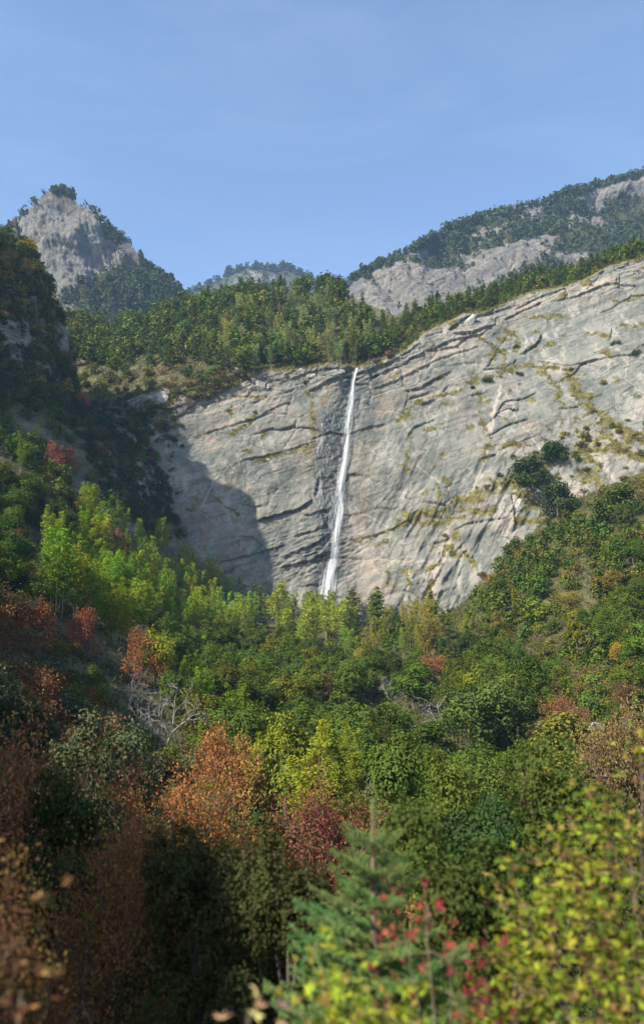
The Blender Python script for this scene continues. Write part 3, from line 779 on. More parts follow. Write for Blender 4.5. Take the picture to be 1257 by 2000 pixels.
def proto_bamboo(seed, lod):
    rng = np.random.default_rng(seed)
    g = Geo(); T = []; tr = Geo()
    for c in range(rng.integers(4, 7)):
        H = rng.uniform(9.5, 14.0); a = rng.uniform(0, 6.28)
        b = np.array([math.cos(a), math.sin(a), 0]) * rng.uniform(.1, 1.1)
        ln = np.array([math.cos(a), math.sin(a), 0]) * rng.uniform(.5, 1.6) + rng.normal(size=3) * [.3, .3, 0]
        def ax(f): return b + ln * f ** 2.4 + np.array([0, 0, H]) * (f - .05 * f ** 5)[..., None] if isinstance(f, np.ndarray) else b + ln * f ** 2.4 + np.array([0, 0, H * (f - .05 * f ** 5)])
        f = np.linspace(0, 1, 8)
        pts = b + ln * (f ** 2.4)[:, None] + np.array([0, 0, 1.]) * (H * (f - .05 * f ** 5))[:, None]
        pts = np.concatenate([[pts[0] - [0, 0, 1.]], pts])
        tr.tube(pts, np.linspace(.075, .012, 9), 5)
        nn = 22
        for q in range(nn):
            fq = .28 + .72 * (q + rng.random()) / nn
            s = ax(fq)
            Lb = 1.55 * math.sin(min(1, (1.04 - fq) / .55) * 1.45) * rng.uniform(.7, 1.15) + .2
            for bq in range(3):
                a2 = rng.uniform(0, 6.28); dr = np.array([math.cos(a2), math.sin(a2), rng.uniform(.1, .55)])
                n = (5, 11, 22, 22)[lod]
                u = rng.uniform(.15, 1.05, n)
                p = s + dr * (u * Lb)[:, None] + np.array([0, 0, -1.]) * (.30 * Lb * u ** 2)[:, None] + rng.normal(size=(n, 3)) * .14
                sz = (.62, .42, .28, .28)[lod]
                g.cards(p, unit(rng.normal(size=(n, 3)) * .7 + [0, 0, .8]), sz * rng.uniform(.7, 1.3, n), sz * .33, along=dr + [0, 0, -.55] + rng.normal(size=(n, 3)) * .5, rng=rng)
                T.append(np.clip(rng.random(n) * .75 + .25 * fq, 0, 1))
    return [('culm', tr.mesh('culm', M_CULM), None), ('crown', g.mesh('crown', M_LEAF, fattr={'tint': np.concatenate(T)}), 'leaf')], 12.0

def skeleton(rng, g, p, d, ln, r, depth, tips, spread=.55, up=.15, droop=0.0, kids=(2, 4), k=4):
    n = 4; pts = [p]; q = p.copy(); dd = d.copy()
    for i in range(n):
        dd = unit(dd + rng.normal(size=3) * .14 + [0, 0, up * .12 - droop * .16]); q = q + dd * ln / n; pts.append(q.copy())
    g.tube(pts, np.linspace(r, r * .55, n + 1), max(3, k))
    if depth == 0:
        tips.append((q, dd)); tips.append((pts[2], dd)); return
    for j in range(rng.integers(*kids)):
        t = rng.uniform(.45, 1.0); b = pts[min(n, int(round(t * n)))]
        nd = unit(dd + rng.normal(size=3) * spread + [0, 0, up])
        skeleton(rng, g, b, nd, ln * rng.uniform(.6, .85), r * .55, depth - 1, tips, spread, up, droop, kids, k - 1)

def proto_autumn(seed, lod):
    rng = np.random.default_rng(seed)
    tr = Geo(); tips = []
    for s in range(3):
        a = rng.uniform(0, 6.28)
        skeleton(rng, tr, np.array([0, 0, -.6 + .0 * s]), unit(np.array([math.cos(a) * .35, math.sin(a) * .35, 1.])), 3.0, .13, 3, tips, .6, .12, 0, (3, 5), 5)
    P = np.array([t[0] for t in tips])
    n = (1500, 3800, 9000, 14000)[lod]; sz = (.40, .25, .155, .113)[lod]
    i = rng.integers(0, len(P), n)
    p = P[i] + rng.normal(size=(n, 3)) * [.42, .42, .30]
    g = Geo(); g.cards(p, unit(rng.normal(size=(n, 3)) * .7 + [0, 0, .7]), sz * rng.uniform(.7, 1.3, n), sz * .6, rng=rng)
    odd = (rng.random(n) < .16) | (rng.random(len(P)) < .30)[i]
    me = g.mesh('crown', M_LEAF, fattr={'tint': np.clip(rng.random(n) * .6 + rng.random(len(P))[i] * .4, 0, 1), 'owncol': np.where(odd, .7, 0)})
    lc = np.array([(.15, .15, .03, 1), (.20, .12, .05, 1), (.32, .22, .05, 1), (.13, .07, .035, 1)], np.float32)[rng.integers(0, 4, len(P))[i]]
    at_ = me.attributes.new('leafcol', 'FLOAT_COLOR', 'FACE'); at_.data.foreach_set('color', lc.ravel())
    return [('trunk', tr.mesh('trunk', M_BARK), None), ('crown', me, 'leaf')], 7.0

def proto_shrub(seed, lod):
    rng = np.random.default_rng(seed)
    nc, sz = ((700, .46), (1500, .30), (4200, .17), (9000, .10))[lod]
    g, t, C = lobed(rng, int(rng.integers(7, 11)), 1.5, .85, 1.1, .75, nc, sz, bottom=-.2)
    st = Geo()
    for c in C[:5]: st.tube([[0, 0, -.5], [c[0] * .3, c[1] * .3, c[2] * .4], c], [.06, .04, .015], 4)
    return [('stem', st.mesh('stem', M_BARK), None), ('crown', g.mesh('crown', M_LEAF, fattr={'tint': t}), 'leaf')], 2.6

def proto_twiggy(seed, lod):
    """a nearly leafless bush of fine stems with a few dry leaves"""
    rng = np.random.default_rng(seed)
    st = Geo(); tips = []
    for s in range(7):
        a = rng.uniform(0, 6.28)
        skeleton(rng, st, np.array([0, 0, -.3]), unit(np.array([math.cos(a) * .6, math.sin(a) * .6, 1.])), 1.5, .035, 1, tips, .5, .2, 0, (3, 5), 3)
    P = np.array([t[0] for t in tips]); n = (260, 600, 1200, 3500)[lod]; sz = (.34, .22, .13, .075)[lod]
    i = rng.integers(0, len(P), n)
    g = Geo(); g.cards(P[i] + rng.normal(size=(n, 3)) * .28, unit(rng.normal(size=(n, 3)) + [0, 0, .5]), sz * rng.uniform(.6, 1.3, n), sz * .4, rng=rng)
    return [('stem', st.mesh('stem', M_BARK), None), ('crown', g.mesh('crown', M_LEAF, fattr={'tint': rng.random(n)}), 'leaf')], 2.8

def proto_bare(seed, lod):
    rng = np.random.default_rng(seed)
    st = Geo(); tips = []
    skeleton(rng, st, np.array([0, 0, -.8]), unit(np.array([.35, 0, 1.])), 3.4, .16, 3, tips, .7, .1, .5, (3, 5), 6)
    skeleton(rng, st, np.array([.2, 0, -.8]), unit(np.array([-.3, .1, 1.])), 3.0, .10, 3, tips, .7, .1, .5, (3, 5), 6)
    tw = Geo()
    for p, d in tips:
        for q in range(2):
            e = p + unit(d + rng.normal(size=3) * .5 - [0, 0, .2]) * rng.uniform(.4, .9)
            tw.tube([p, (p + e) / 2 + rng.normal(size=3) * .05, e], [.022, .017, .009], 3)
    return [('trunk', st.mesh('trunk', M_PALE_BARK), None), ('twigs', tw.mesh('twigs', M_PALE_BARK), None)], 7.0

MAKERS = {'broadleaf_tree': (proto_broadleaf, 8), 'pine_tree': (proto_pine, 4), 'bamboo': (proto_bamboo, 4), 'autumn_tree': (proto_autumn, 4),
          'shrub': (proto_shrub, 4), 'dry_bush': (proto_twiggy, 3), 'bare_tree': (proto_bare, 3)}
_protos = {}
def proto(kind, var, lod):
    key = (kind, var, lod)
    if key not in _protos:
        parts, H = MAKERS[kind][0](1000 + 37 * var + 7 * sorted(MAKERS).index(kind), lod)
        me = parts[-1][1]; v = np.empty(len(me.vertices) * 3, np.float32); me.vertices.foreach_get('co', v); v = v.reshape(-1, 3)
        _protos[key] = (parts, float(np.percentile(v[:, 2], 99.5)), 2 * float(np.percentile(np.hypot(v[:, 0], v[:, 1]), 93)))
    return _protos[key]
TWO_NAMES = {'twigs': 'twig_spray'}
COUNT = {}
def plant(kind, loc, height, color, label, group=None, cat=None, var=None, rz=None, wide=1.0, lod=None, width=None):
    loc = np.asarray(loc, float)
    d = math.sqrt((loc ** 2).sum())
    if lod is None: lod = 2 if d < 75 else (1 if d < 240 else 0)
    var = int(RNG.integers(0, MAKERS[kind][1])) if var is None else var % MAKERS[kind][1]
    parts, H, W = proto(kind, var, lod)
    s = height / H
    if width: wide = min(1.45, max(.6 if kind in ('bamboo', 'autumn_tree', 'pine_tree') else .75, width / (W * s)))
    root = bpy.data.objects.new(kind, None); COL.objects.link(root)
    root.location = loc; root.rotation_euler = (0, 0, RNG.uniform(0, 6.28) if rz is None else rz)
    root.scale = (s * wide, s * wide, s)
    root.empty_display_size = .2
    tag(root, label, cat or {'broadleaf_tree': 'tree', 'pine_tree': 'pine', 'bamboo': 'bamboo', 'autumn_tree': 'tree', 'shrub': 'shrub', 'dry_bush': 'bush', 'bare_tree': 'bare tree'}[kind], group)
    for nm, me, what in parts:
        o = bpy.data.objects.new(TWO_NAMES.get(nm, nm), me); COL.objects.link(o); o.parent = root
        if what: o.color = (*[float(c) for c in color], 1)
        if nm == 'twigs': o['kind'] = 'stuff'
    COUNT[kind] = COUNT.get(kind, 0) + 1
    return root

# leaf colours (base colours of the leaves themselves)
DARK = (.040, .064, .010); GREEN = (.082, .124, .013); MID = (.130, .150, .015); OLIVE = (.165, .145, .028); YGREEN = (.235, .30, .016); SILVER = (.26, .28, .10)
YELLOW = (.36, .28, .03); RED = (.22, .075, .035); ORANGE = (.36, .14, .035); BROWN = (.16, .08, .035); DRY = (.20, .16, .075); GREY = (.080, .098, .042); PINE = (.032, .058, .022)
def vary(c, a=.32):
    v = RNG.uniform(1 - a, 1 + a); j = RNG.normal(size=3) * .05 + float(np.clip(RNG.normal(), -1.6, 1.2)) * np.array([.15, .02, -.05])
    return tuple(np.clip(np.array(c) * v * (1 + j), .005, .8))

# ------------------------------------------------------------------ woods: where each kind grows (regions named by what they stand on)
# name: (polygon seen in the photograph, chance that a spot is taken, [(kind, weight, colour, height low, high)])
REG = [
    ('bamboo stand below the shaded foot of the cliff', [(95, 1010), (190, 985), (260, 1030), (350, 1070), (420, 1110), (440, 1190), (400, 1240), (330, 1215), (230, 1215), (150, 1190), (90, 1130)], 1.0,
        [('bamboo', .86, YGREEN, 11, 15), ('broadleaf_tree', .10, MID, 6, 8), ('autumn_tree', .04, ORANGE, 6, 8)]),
    ('tall bamboo row at the foot of the waterfall', [(400, 1090), (520, 1110), (680, 1150), (720, 1200), (690, 1290), (600, 1270), (520, 1230), (420, 1230)], 1.0,
        [('bamboo', .74, (.24, .30, .03), 12, 16), ('broadleaf_tree', .25, MID, 5, 8), ('pine_tree', .13, GREEN, 8, 11)]),
    ('wood at the foot of the pale rock slabs', [(680, 1150), (760, 1160), (860, 1190), (920, 1210), (900, 1300), (780, 1310), (690, 1290)], .85,
        [('pine_tree', .3, MID, 8, 12), ('bamboo', .25, (.26, .25, .035), 9, 13), ('broadleaf_tree', .45, GREEN, 6, 9)]),
    ('dry grass clearing on the right slope', [(965, 1215), (1075, 1200), (1140, 1230), (1250, 1280), (1257, 1420), (1140, 1400), (1080, 1350), (1030, 1300)], .8,
        [('dry_bush', .40, DRY, 2, 3.5), ('shrub', .42, OLIVE, 1.8, 3.4), ('broadleaf_tree', .10, MID, 3.5, 5), ('autumn_tree', .08, BROWN, 4, 5)]),
    ('mixed wood climbing the right slope', [(1000, 1055), (1080, 1005), (1170, 985), (1300, 985), (1330, 1260), (1257, 1270), (1140, 1225), (1060, 1200), (960, 1215), (900, 1210), (930, 1150)], .92,
        [('broadleaf_tree', .48, GREEN, 6, 9), ('broadleaf_tree', .20, MID, 6, 9), ('shrub', .13, OLIVE, 2.5, 4), ('broadleaf_tree', .11, OLIVE, 5, 8), ('autumn_tree', .03, YELLOW, 5, 7), ('dry_bush', .05, DRY, 2, 3.5)]),
    ('grassy ledge above the right slope', [(960, 900), (1060, 850), (1300, 820), (1330, 985), (1170, 985), (1080, 1005), (1000, 1055)], .45,
        [('shrub', .5, OLIVE, 1.5, 3), ('dry_bush', .35, DRY, 1.5, 3), ('broadleaf_tree', .15, GREEN, 4, 6)]),
    ('evergreen wood in the middle of the valley', [(440, 1180), (520, 1220), (690, 1280), (780, 1300), (900, 1200), (990, 1230), (1090, 1360), (1060, 1420), (1000, 1470), (840, 1520), (640, 1500), (560, 1420), (470, 1320), (400, 1240)], .97,
        [('broadleaf_tree', .55, GREEN, 7, 10), ('broadleaf_tree', .22, MID, 6, 9), ('broadleaf_tree', .10, DARK, 7, 10), ('bamboo', .04, YGREEN, 6, 8), ('shrub', .04, OLIVE, 3, 4), ('autumn_tree', .02, BROWN, 5, 7), ('bare_tree', .03, DRY, 5, 7)]),
    ('yellow green wood left of the valley middle', [(230, 1210), (330, 1210), (440, 1190), (560, 1400), (600, 1500), (480, 1500), (380, 1420), (300, 1330)], .95,
        [('broadleaf_tree', .38, GREEN, 6, 9), ('bamboo', .30, YGREEN, 6, 10), ('broadleaf_tree', .22, MID, 6, 9), ('shrub', .07, OLIVE, 3, 4), ('bare_tree', .03, DRY, 4, 6)]),
    ('shaded wood on the lower left slope', [(-120, 1100), (90, 1120), (160, 1190), (240, 1220), (310, 1340), (400, 1440), (480, 1500), (520, 1600), (300, 1640), (-120, 1650)], .9,
        [('broadleaf_tree', .40, GREEN, 6, 9), ('broadleaf_tree', .22, GREY, 6, 9), ('autumn_tree', .16, BROWN, 5, 8), ('autumn_tree', .06, RED, 5, 7), ('shrub', .16, OLIVE, 2, 4)]),
    ('wood on the left spur', [(-120, 780), (60, 790), (150, 850), (210, 960), (190, 990), (95, 1010), (90, 1130), (-120, 1120)], .95,
        [('broadleaf_tree', .55, GREEN, 6, 9), ('broadleaf_tree', .17, MID, 5, 8), ('shrub', .12, OLIVE, 2.5, 4), ('bamboo', .05, YGREEN, 7, 9), ('autumn_tree', .05, RED, 5, 7), ('broadleaf_tree', .06, DARK, 6, 9)]),
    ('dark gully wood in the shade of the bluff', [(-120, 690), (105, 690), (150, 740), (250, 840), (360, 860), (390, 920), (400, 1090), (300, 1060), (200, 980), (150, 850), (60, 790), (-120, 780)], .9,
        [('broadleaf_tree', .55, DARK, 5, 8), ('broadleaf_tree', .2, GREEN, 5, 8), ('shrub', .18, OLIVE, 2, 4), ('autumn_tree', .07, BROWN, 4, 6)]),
    ('low wood below the right clearing', [(1000, 1470), (1060, 1420), (1090, 1360), (1140, 1400), (1300, 1420), (1330, 1700), (820, 1700), (780, 1600), (840, 1520)], .95,
        [('broadleaf_tree', .45, MID, 5, 8), ('broadleaf_tree', .25, GREEN, 6, 9), ('shrub', .15, OLIVE, 2.5, 4), ('broadleaf_tree', .08, (.15, .14, .03), 5, 7), ('autumn_tree', .05, BROWN, 4, 6), ('dry_bush', .02, DRY, 2, 3)]),
    ('tangled wood in the shaded valley bottom', [(300, 1640), (520, 1600), (480, 1500), (640, 1500), (780, 1560), (820, 1700), (900, 1800), (300, 1850)], .9,
        [('broadleaf_tree', .45, DARK, 6, 8), ('broadleaf_tree', .3, MID, 5, 7), ('autumn_tree', .12, BROWN, 5, 7), ('bamboo', .13, YGREEN, 5, 6)]),
]
PHR = {'broadleaf_tree': 'evergreen tree', 'pine_tree': 'pine', 'bamboo': 'feathery bamboo clump', 'autumn_tree': 'tree', 'shrub': 'low round shrub', 'dry_bush': 'thin twiggy bush', 'bare_tree': 'leafless pale tree'}
CNAME = {DARK: 'dark green', GREEN: 'green', MID: 'mid green', OLIVE: 'olive', YGREEN: 'yellow green', SILVER: 'silvery green', YELLOW: 'yellow', RED: 'red', ORANGE: 'orange', BROWN: 'rusty brown', DRY: 'dry', GREY: 'grey green', PINE: 'dark'}
GROUPW = {'broadleaf_tree': 'trees', 'pine_tree': 'pines', 'bamboo': 'bamboo clumps', 'autumn_tree': 'autumn trees', 'shrub': 'shrubs', 'dry_bush': 'twiggy bushes', 'bare_tree': 'leafless trees'}

OCC = np.zeros((170, 240), int)           # how many crowns already stand before each patch of the view
def occluded(px, py, rx, ry, lim):
    i0, i1 = int((px - rx + 200) / 10), int((px + rx + 200) / 10) + 1; j0, j1 = int((py - ry + 200) / 10), int((py + ry + 200) / 10) + 1
    i0 = max(i0, 0); j0 = max(j0, 0); i1 = min(i1, 170); j1 = min(j1, 240)
    if i1 <= i0 or j1 <= j0: return True
    sub = OCC[i0:i1, j0:j1]
    if (sub >= lim).mean() > .93: return True
    OCC[i0:i1, j0:j1] += 1
    return False
def spur_hidden(P):
    """True where the ground hides the point from the lookout"""
    P = np.asarray(P); t = np.linspace(.08, .96, 40)
    Q = P[:, None, :] * t[None, :, None]
    return (ground(Q[..., 0], Q[..., 1]) > Q[..., 2] + .3).any(1)

cand = []
for (y0, y1, sp) in ((34, 90, 4.6), (90, 190, 5.2), (190, 345, 5.9)):
    xx, yy = np.meshgrid(np.arange(-150, 150, sp), np.arange(y0, y1, sp), indexing='ij')
    xx = xx + RNG.uniform(-.42, .42, xx.shape) * sp; yy = yy + RNG.uniform(-.42, .42, yy.shape) * sp
    cand.append(np.stack([xx.ravel(), yy.ravel()], -1))
cand = np.concatenate(cand)
zz = ground(cand[:, 0], cand[:, 1])
ok = (cand[:, 1] < cliff_plane(cand[:, 0], zz) - 3) & (bluff_h(cand[:, 0], cand[:, 1]) < -100)
cand, zz = cand[ok], zz[ok]
mid = np.stack([cand[:, 0], cand[:, 1], zz + 5.5], -1)
px, py, dep = project(mid)
ok = (px > -70) & (px < 1330) & (py > 600) & (py < 1950)
ok[ok] &= ~spur_hidden(mid[ok] + [0, 0, 3.5])
cand, zz, px, py, dep = cand[ok], zz[ok], px[ok], py[ok], dep[ok]
order = np.argsort(dep)
ACCENT_KEEP = []
# trees that stand out, each placed for itself: kind, px, py of the crown, depth, height, colour, label, width
ACC = [
    ('autumn_tree', 175, 1222, 115, 7.5, (.34, .08, .04), 'bright red tree among dark evergreens on the lower left slope', 80),
    ('autumn_tree', 258, 1262, 108, 8.0, (.34, .12, .045), 'rusty orange tree right of the bright red one on the left slope', 90),
    ('autumn_tree', 72, 1205, 108, 7.5, (.33, .10, .04), 'reddish brown tree left of the bright red one on the shaded slope', 90),
    ('autumn_tree', 96, 880, 205, 9.0, (.34, .10, .07), 'tall narrow salmon red tree on the left spur', 30),
    ('autumn_tree', 134, 888, 215, 6.0, (.28, .09, .05), 'small orange red tree right of the tall salmon red one', 40),
    ('autumn_tree', 160, 775, 300, 8.0, (.27, .10, .06), 'salmon orange tree on the shrubby slope above the gully', 35),
    ('autumn_tree', 225, 1050, 215, 6.0, (.24, .075, .05), 'small dull red tree at the top of the bamboo stand', 30),
    ('autumn_tree', 832, 1298, 190, 8.5, (.29, .10, .035), 'orange brown tree alone among the evergreens below the slabs', 68),
    ('autumn_tree', 1100, 1392, 95, 6.5, (.26, .085, .05), 'faded red tree at the edge of the dry grass clearing', 95),
    ('autumn_tree', 405, 1480, 55, 6.5, (.40, .16, .06), 'salmon orange tree in front of the dark gap left of centre', 105),
    ('autumn_tree', 480, 1500, 52, 5.5, (.36, .27, .05), 'golden olive tree right of the salmon orange one', 105),
    ('autumn_tree', 175, 1465, 50, 6.0, (.42, .16, .08), 'pale orange tree in the shade at the lower left', 140),
    ('autumn_tree', 400, 1610, 32, 8.5, (.38, .155, .05), 'large rusty orange tree in the lower left foreground', 270),
    ('autumn_tree', 300, 1700, 27, 5.5, (.36, .15, .05), 'brown orange tree lower left of the large rusty one', 180),
    ('autumn_tree', 480, 1740, 25, 5.0, (.34, .16, .055), 'dull orange tree below the large rusty one', 170),
    ('autumn_tree', 632, 1630, 26, 5.0, (.21, .062, .045), 'crimson tree behind the young spruce', 160),
    ('broadleaf_tree', 808, 1335, 170, 10.5, (.085, .15, .016), 'big conical bright green tree left of the orange brown one', 95),
    ('broadleaf_tree', 680, 1330, 175, 9.0, (.10, .15, .02), 'broad dome shaped green tree in the middle of the valley', 112),
    ('broadleaf_tree', 937, 1395, 135, 11.5, (.095, .145, .026), 'largest round evergreen crown right of the valley middle', 135),
    ('broadleaf_tree', 1000, 1390, 132, 10, (.07, .11, .018), 'dark evergreen with a steep shaded right side beside the clearing', 112),
    ('broadleaf_tree', 945, 1575, 62, 8.5, (.095, .13, .02), 'large leafy green crown behind the yellow maple', 165),
    ('broadleaf_tree', 305, 1280, 110, 8.5, (.27, .28, .022), 'yellow green dome shaped tree right of the rusty orange tree', 72),
    ('broadleaf_tree', 250, 1195, 150, 8, (.09, .17, .016), 'bright green tree in front of the bamboo stand', 62),
    ('bamboo', 605, 1215, 245, 15, (.32, .36, .05), 'tallest pale yellow bamboo plume left of the cascade foot', 48),
    ('bamboo', 545, 1175, 255, 15, (.32, .36, .05), 'pale bamboo with bare white culms near the cliff foot', 62),
    ('bamboo', 655, 1205, 250, 14, (.32, .36, .05), 'pale yellow bamboo plume right below the cascade foot', 52),
    ('bamboo', 830, 1235, 225, 12, (.28, .24, .05), 'brownish bamboo clump below the pale rock ribs', 48),
    ('bamboo', 465, 1140, 270, 12, (.30, .33, .05), 'green bamboo plume alone before the dark cliff recess', 42),
    ('bamboo', 195, 1040, 225, 14, (.38, .38, .03), 'tallest yellow green bamboo at the top of its stand', 62),
    ('pine_tree', 735, 1185, 260, 14, (.12, .16, .025), 'conical pine standing alone before the brown slab', 48),
    ('pine_tree', 690, 1180, 262, 12, (.17, .20, .03), 'smaller light green conifer between bamboo and lone pine', 42),
    ('autumn_tree', 1105, 1165, 225, 6.0, (.34, .27, .04), 'bright yellow tree on the right slope', 62),
    ('bare_tree', 320, 1380, 62, 4.8, DRY, 'white leafless tree with drooping branches at the left', 100),
    ('bare_tree', 265, 1340, 84, 4.5, DRY, 'pale leafless tree under the rusty orange tree', 85),
    ('bare_tree', 740, 1500, 75, 4.5, DRY, 'grey leafless shrub among evergreens at lower centre', 95),
    ('bare_tree', 762, 1338, 160, 5.0, DRY, 'thin grey bare tree left of the conical green tree', 38),
]
NEAR = [
    ('broadleaf_tree', 955, 1755, 22, 6, (.040, .075, .02), 'dark leafy tree in the dip behind the yellow maple', 170),
    ('broadleaf_tree', 862, 1640, 34, 8, (.10, .13, .02), 'blurred green tree right of the young spruce tip', 170),
    ('broadleaf_tree', 775, 1560, 44, 8, (.09, .135, .018), 'green tree just right above the young spruce tip', 150),
    ('bamboo', 620, 1535, 44, 8, (.28, .30, .025), 'yellow green bamboo spray above the crimson tree', 120),
    ('bamboo', 700, 1530, 46, 8, (.2, .23, .025), 'green bamboo spray right of the yellow green one above the crimson tree', 90),
    ('broadleaf_tree', 560, 1490, 58, 8, (.17, .2, .022), 'light green tree above the yellow green bamboo spray', 130),
    ('autumn_tree', 50, 1590, 17, 6, (.38, .17, .07), 'brown leaved tree at the lower left edge', 250),
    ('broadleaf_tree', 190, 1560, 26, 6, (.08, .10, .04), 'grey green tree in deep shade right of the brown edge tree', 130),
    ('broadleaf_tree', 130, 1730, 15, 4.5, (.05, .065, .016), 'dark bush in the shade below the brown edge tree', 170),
    ('autumn_tree', 235, 1800, 13, 3.8, (.30, .135, .045), 'rust leafy tree low at the left', 190),
    ('broadleaf_tree', 400, 1850, 13, 4, (.055, .060, .016), 'olive brown leafy bush right of the low rust tree', 170),
    ('autumn_tree', 50, 1910, 9, 3.5, (.15, .075, .03), 'rust brown leafy bush in the lower left corner', 220),
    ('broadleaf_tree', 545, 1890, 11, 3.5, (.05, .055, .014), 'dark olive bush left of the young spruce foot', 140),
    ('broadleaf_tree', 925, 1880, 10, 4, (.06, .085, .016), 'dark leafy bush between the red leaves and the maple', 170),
    ('broadleaf_tree', 1090, 1720, 16, 6, (.065, .09, .016), 'dark green tree showing through behind the yellow maple', 230),
    ('broadleaf_tree', 1150, 1500, 48, 7, (.17, .17, .025), 'olive tree above the yellow maple', 190),
    ('autumn_tree', 1235, 1480, 30, 6, (.22, .15, .07), 'tan tree at the right edge above the yellow maple', 150),
]
KEEP = []
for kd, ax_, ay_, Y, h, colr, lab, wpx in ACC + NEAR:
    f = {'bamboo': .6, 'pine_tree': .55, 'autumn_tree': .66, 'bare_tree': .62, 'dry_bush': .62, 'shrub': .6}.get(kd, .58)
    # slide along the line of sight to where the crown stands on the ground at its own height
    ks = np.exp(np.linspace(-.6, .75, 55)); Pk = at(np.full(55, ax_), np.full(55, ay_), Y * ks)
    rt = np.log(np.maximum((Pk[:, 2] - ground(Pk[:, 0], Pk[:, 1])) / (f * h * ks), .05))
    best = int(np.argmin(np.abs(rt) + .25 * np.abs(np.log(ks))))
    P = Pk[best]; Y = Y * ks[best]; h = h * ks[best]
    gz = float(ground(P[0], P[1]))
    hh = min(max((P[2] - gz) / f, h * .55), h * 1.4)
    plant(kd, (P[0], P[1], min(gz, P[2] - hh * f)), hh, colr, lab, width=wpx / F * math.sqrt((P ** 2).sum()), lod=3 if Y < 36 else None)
    ACCENT_KEEP.append((P[0], P[1]))
    KEEP.append((ax_, ay_, math.sqrt((P ** 2).sum()), wpx if kd == 'bare_tree' else wpx * .8))
AK = np.array(ACCENT_KEEP)
SPECS = []
def spec(kd, loc, h, colr, cname, region, qx, qy, dist, wide):
    SPECS.append(dict(kd=kd, loc=loc, h=h, col=colr, cname=cname, region=region, px=float(qx), py=float(qy), size=h / dist, wide=wide))
for q in order:
    x, y = cand[q]
    for nm, poly, dens, kinds in REG:
        if in_poly(px[q], py[q], poly): break
    else: continue
    if RNG.random() > dens: continue
    if (np.hypot(AK[:, 0] - x, AK[:, 1] - y) < 2.6).any(): continue
    w = np.array([k_[1] for k_ in kinds]); k_ = kinds[RNG.choice(len(kinds), p=w / w.sum())]
    kd, _, colr, h0, h1 = k_
    h = RNG.uniform(h0, h1)
    if y < 60: h *= .85
    rpx = h * .38 / dep[q] * F
    ry = h * .5 / dep[q] * F
    _, cyp, _ = project(np.array([x, y, zz[q] + h * .55]))
    clear = False
    for kx, ky, kd_, kw in KEEP:
        if dep[q] < kd_ and abs(px[q] - kx) < .45 * kw + .85 * rpx and abs(cyp - ky) < .40 * kw + .95 * ry: clear = True
    if clear: continue
    if occluded(px[q], float(cyp), rpx, ry, 2): continue
    spec(kd, (x, y, zz[q] - .2), h, vary(colr, .24), CNAME.get(colr, 'brownish'), nm, px[q], cyp, dep[q], RNG.uniform(.9, 1.25))

# --- terrace wood above the lip
sp = 7.0
xx, yy = np.meshgrid(np.arange(-150, 130, sp), np.arange(2, 190, sp), indexing='ij')
xx = xx + RNG.uniform(-.42, .42, xx.shape) * sp; yy = yy + RNG.uniform(-.42, .42, yy.shape) * sp
xx, dd = xx.ravel(), yy.ravel(); yy = rim_y(xx) + dd; z2 = terrace(xx, yy)
px2, py2, dep2 = project(np.stack([xx, yy, z2 + 5], -1))
order2 = np.argsort(dep2)
T_FOREST = [(90, 640), (160, 600), (330, 560), (470, 540), (560, 520), (660, 560), (700, 600), (790, 650), (775, 700), (725, 722), (600, 722), (540, 728), (440, 715), (390, 695), (300, 712), (200, 712), (110, 712)]
T_SILVER = [(400, 640), (470, 600), (600, 570), (680, 600), (730, 660), (715, 715), (600, 718), (480, 712), (400, 690)]
T_SHRUB = [(80, 690), (300, 675), (440, 680), (560, 700), (720, 690), (800, 660), (830, 640), (800, 700), (700, 730), (560, 745), (440, 750), (340, 770), (260, 820), (90, 830)]
for q in order2:
    x, y, d = xx[q], yy[q], dd[q]
    if not (-60 < px2[q] < 1320): continue
    colr = None
    if px2[q] > 790 and d < 34:
        continue
    elif False:                       # the strip of pines along the climbing rim
        if d < 3: continue
        kd, colr, h, lab = 'pine_tree', vary((.050, .082, .024)), RNG.uniform(8, 12.5), ('green', 'strip along the top of the right cliff')
        if RNG.random() < .25: kd, colr, h, lab = 'broadleaf_tree', vary((.10, .12, .03)), RNG.uniform(4, 6), ('light green', 'strip along the top of the right cliff')
    elif in_poly(px2[q], py2[q], T_FOREST):
        r = RNG.random()
        if in_poly(px2[q], py2[q], T_SILVER) and r < .5:
            kd, colr, h, lab = 'bamboo', vary(SILVER), RNG.uniform(11, 16), ('silvery green', 'terrace forest above the waterfall')
        elif r < (.62 if px2[q] > 400 else .42):
            kd, colr, h, lab = 'pine_tree', vary((.095, .135, .022)), RNG.uniform(11, 16.5), ('dark', 'terrace forest above the waterfall')
        else:
            kd, colr, h, lab = 'broadleaf_tree', vary((.115, .15, .02)), RNG.uniform(11, 16), ('green', 'terrace forest above the waterfall')
    elif in_poly(px2[q], py2[q], T_SHRUB):
        if d < 1.5 or RNG.random() < .12: continue
        r = RNG.random()
        if r < .36: kd, colr, h, lab = 'shrub', vary((.16, .16, .04)), RNG.uniform(3, 6), ('olive', 'dry slope above the cliff rim')
        elif r < .58: kd, colr, h, lab = 'dry_bush', vary((.26, .20, .10)), RNG.uniform(3.5, 6), ('brown', 'dry slope above the cliff rim')
        else: kd, colr, h, lab = 'broadleaf_tree', vary((.16, .165, .03)), RNG.uniform(5, 8.5), ('olive green', 'dry slope above the cliff rim')
    if colr is None: continue
    _, cyp, _ = project(np.array([x, y, z2[q] + h * .55]))
    if occluded(px2[q], float(cyp), h * .3 / dep2[q] * F, h * .5 / dep2[q] * F, 3): continue
    wd = .85 if kd == 'pine_tree' else 1.1
    spec(kd, (x, y, z2[q] - .3), h, colr, lab[0], lab[1], px2[q], cyp, dep2[q], wd)

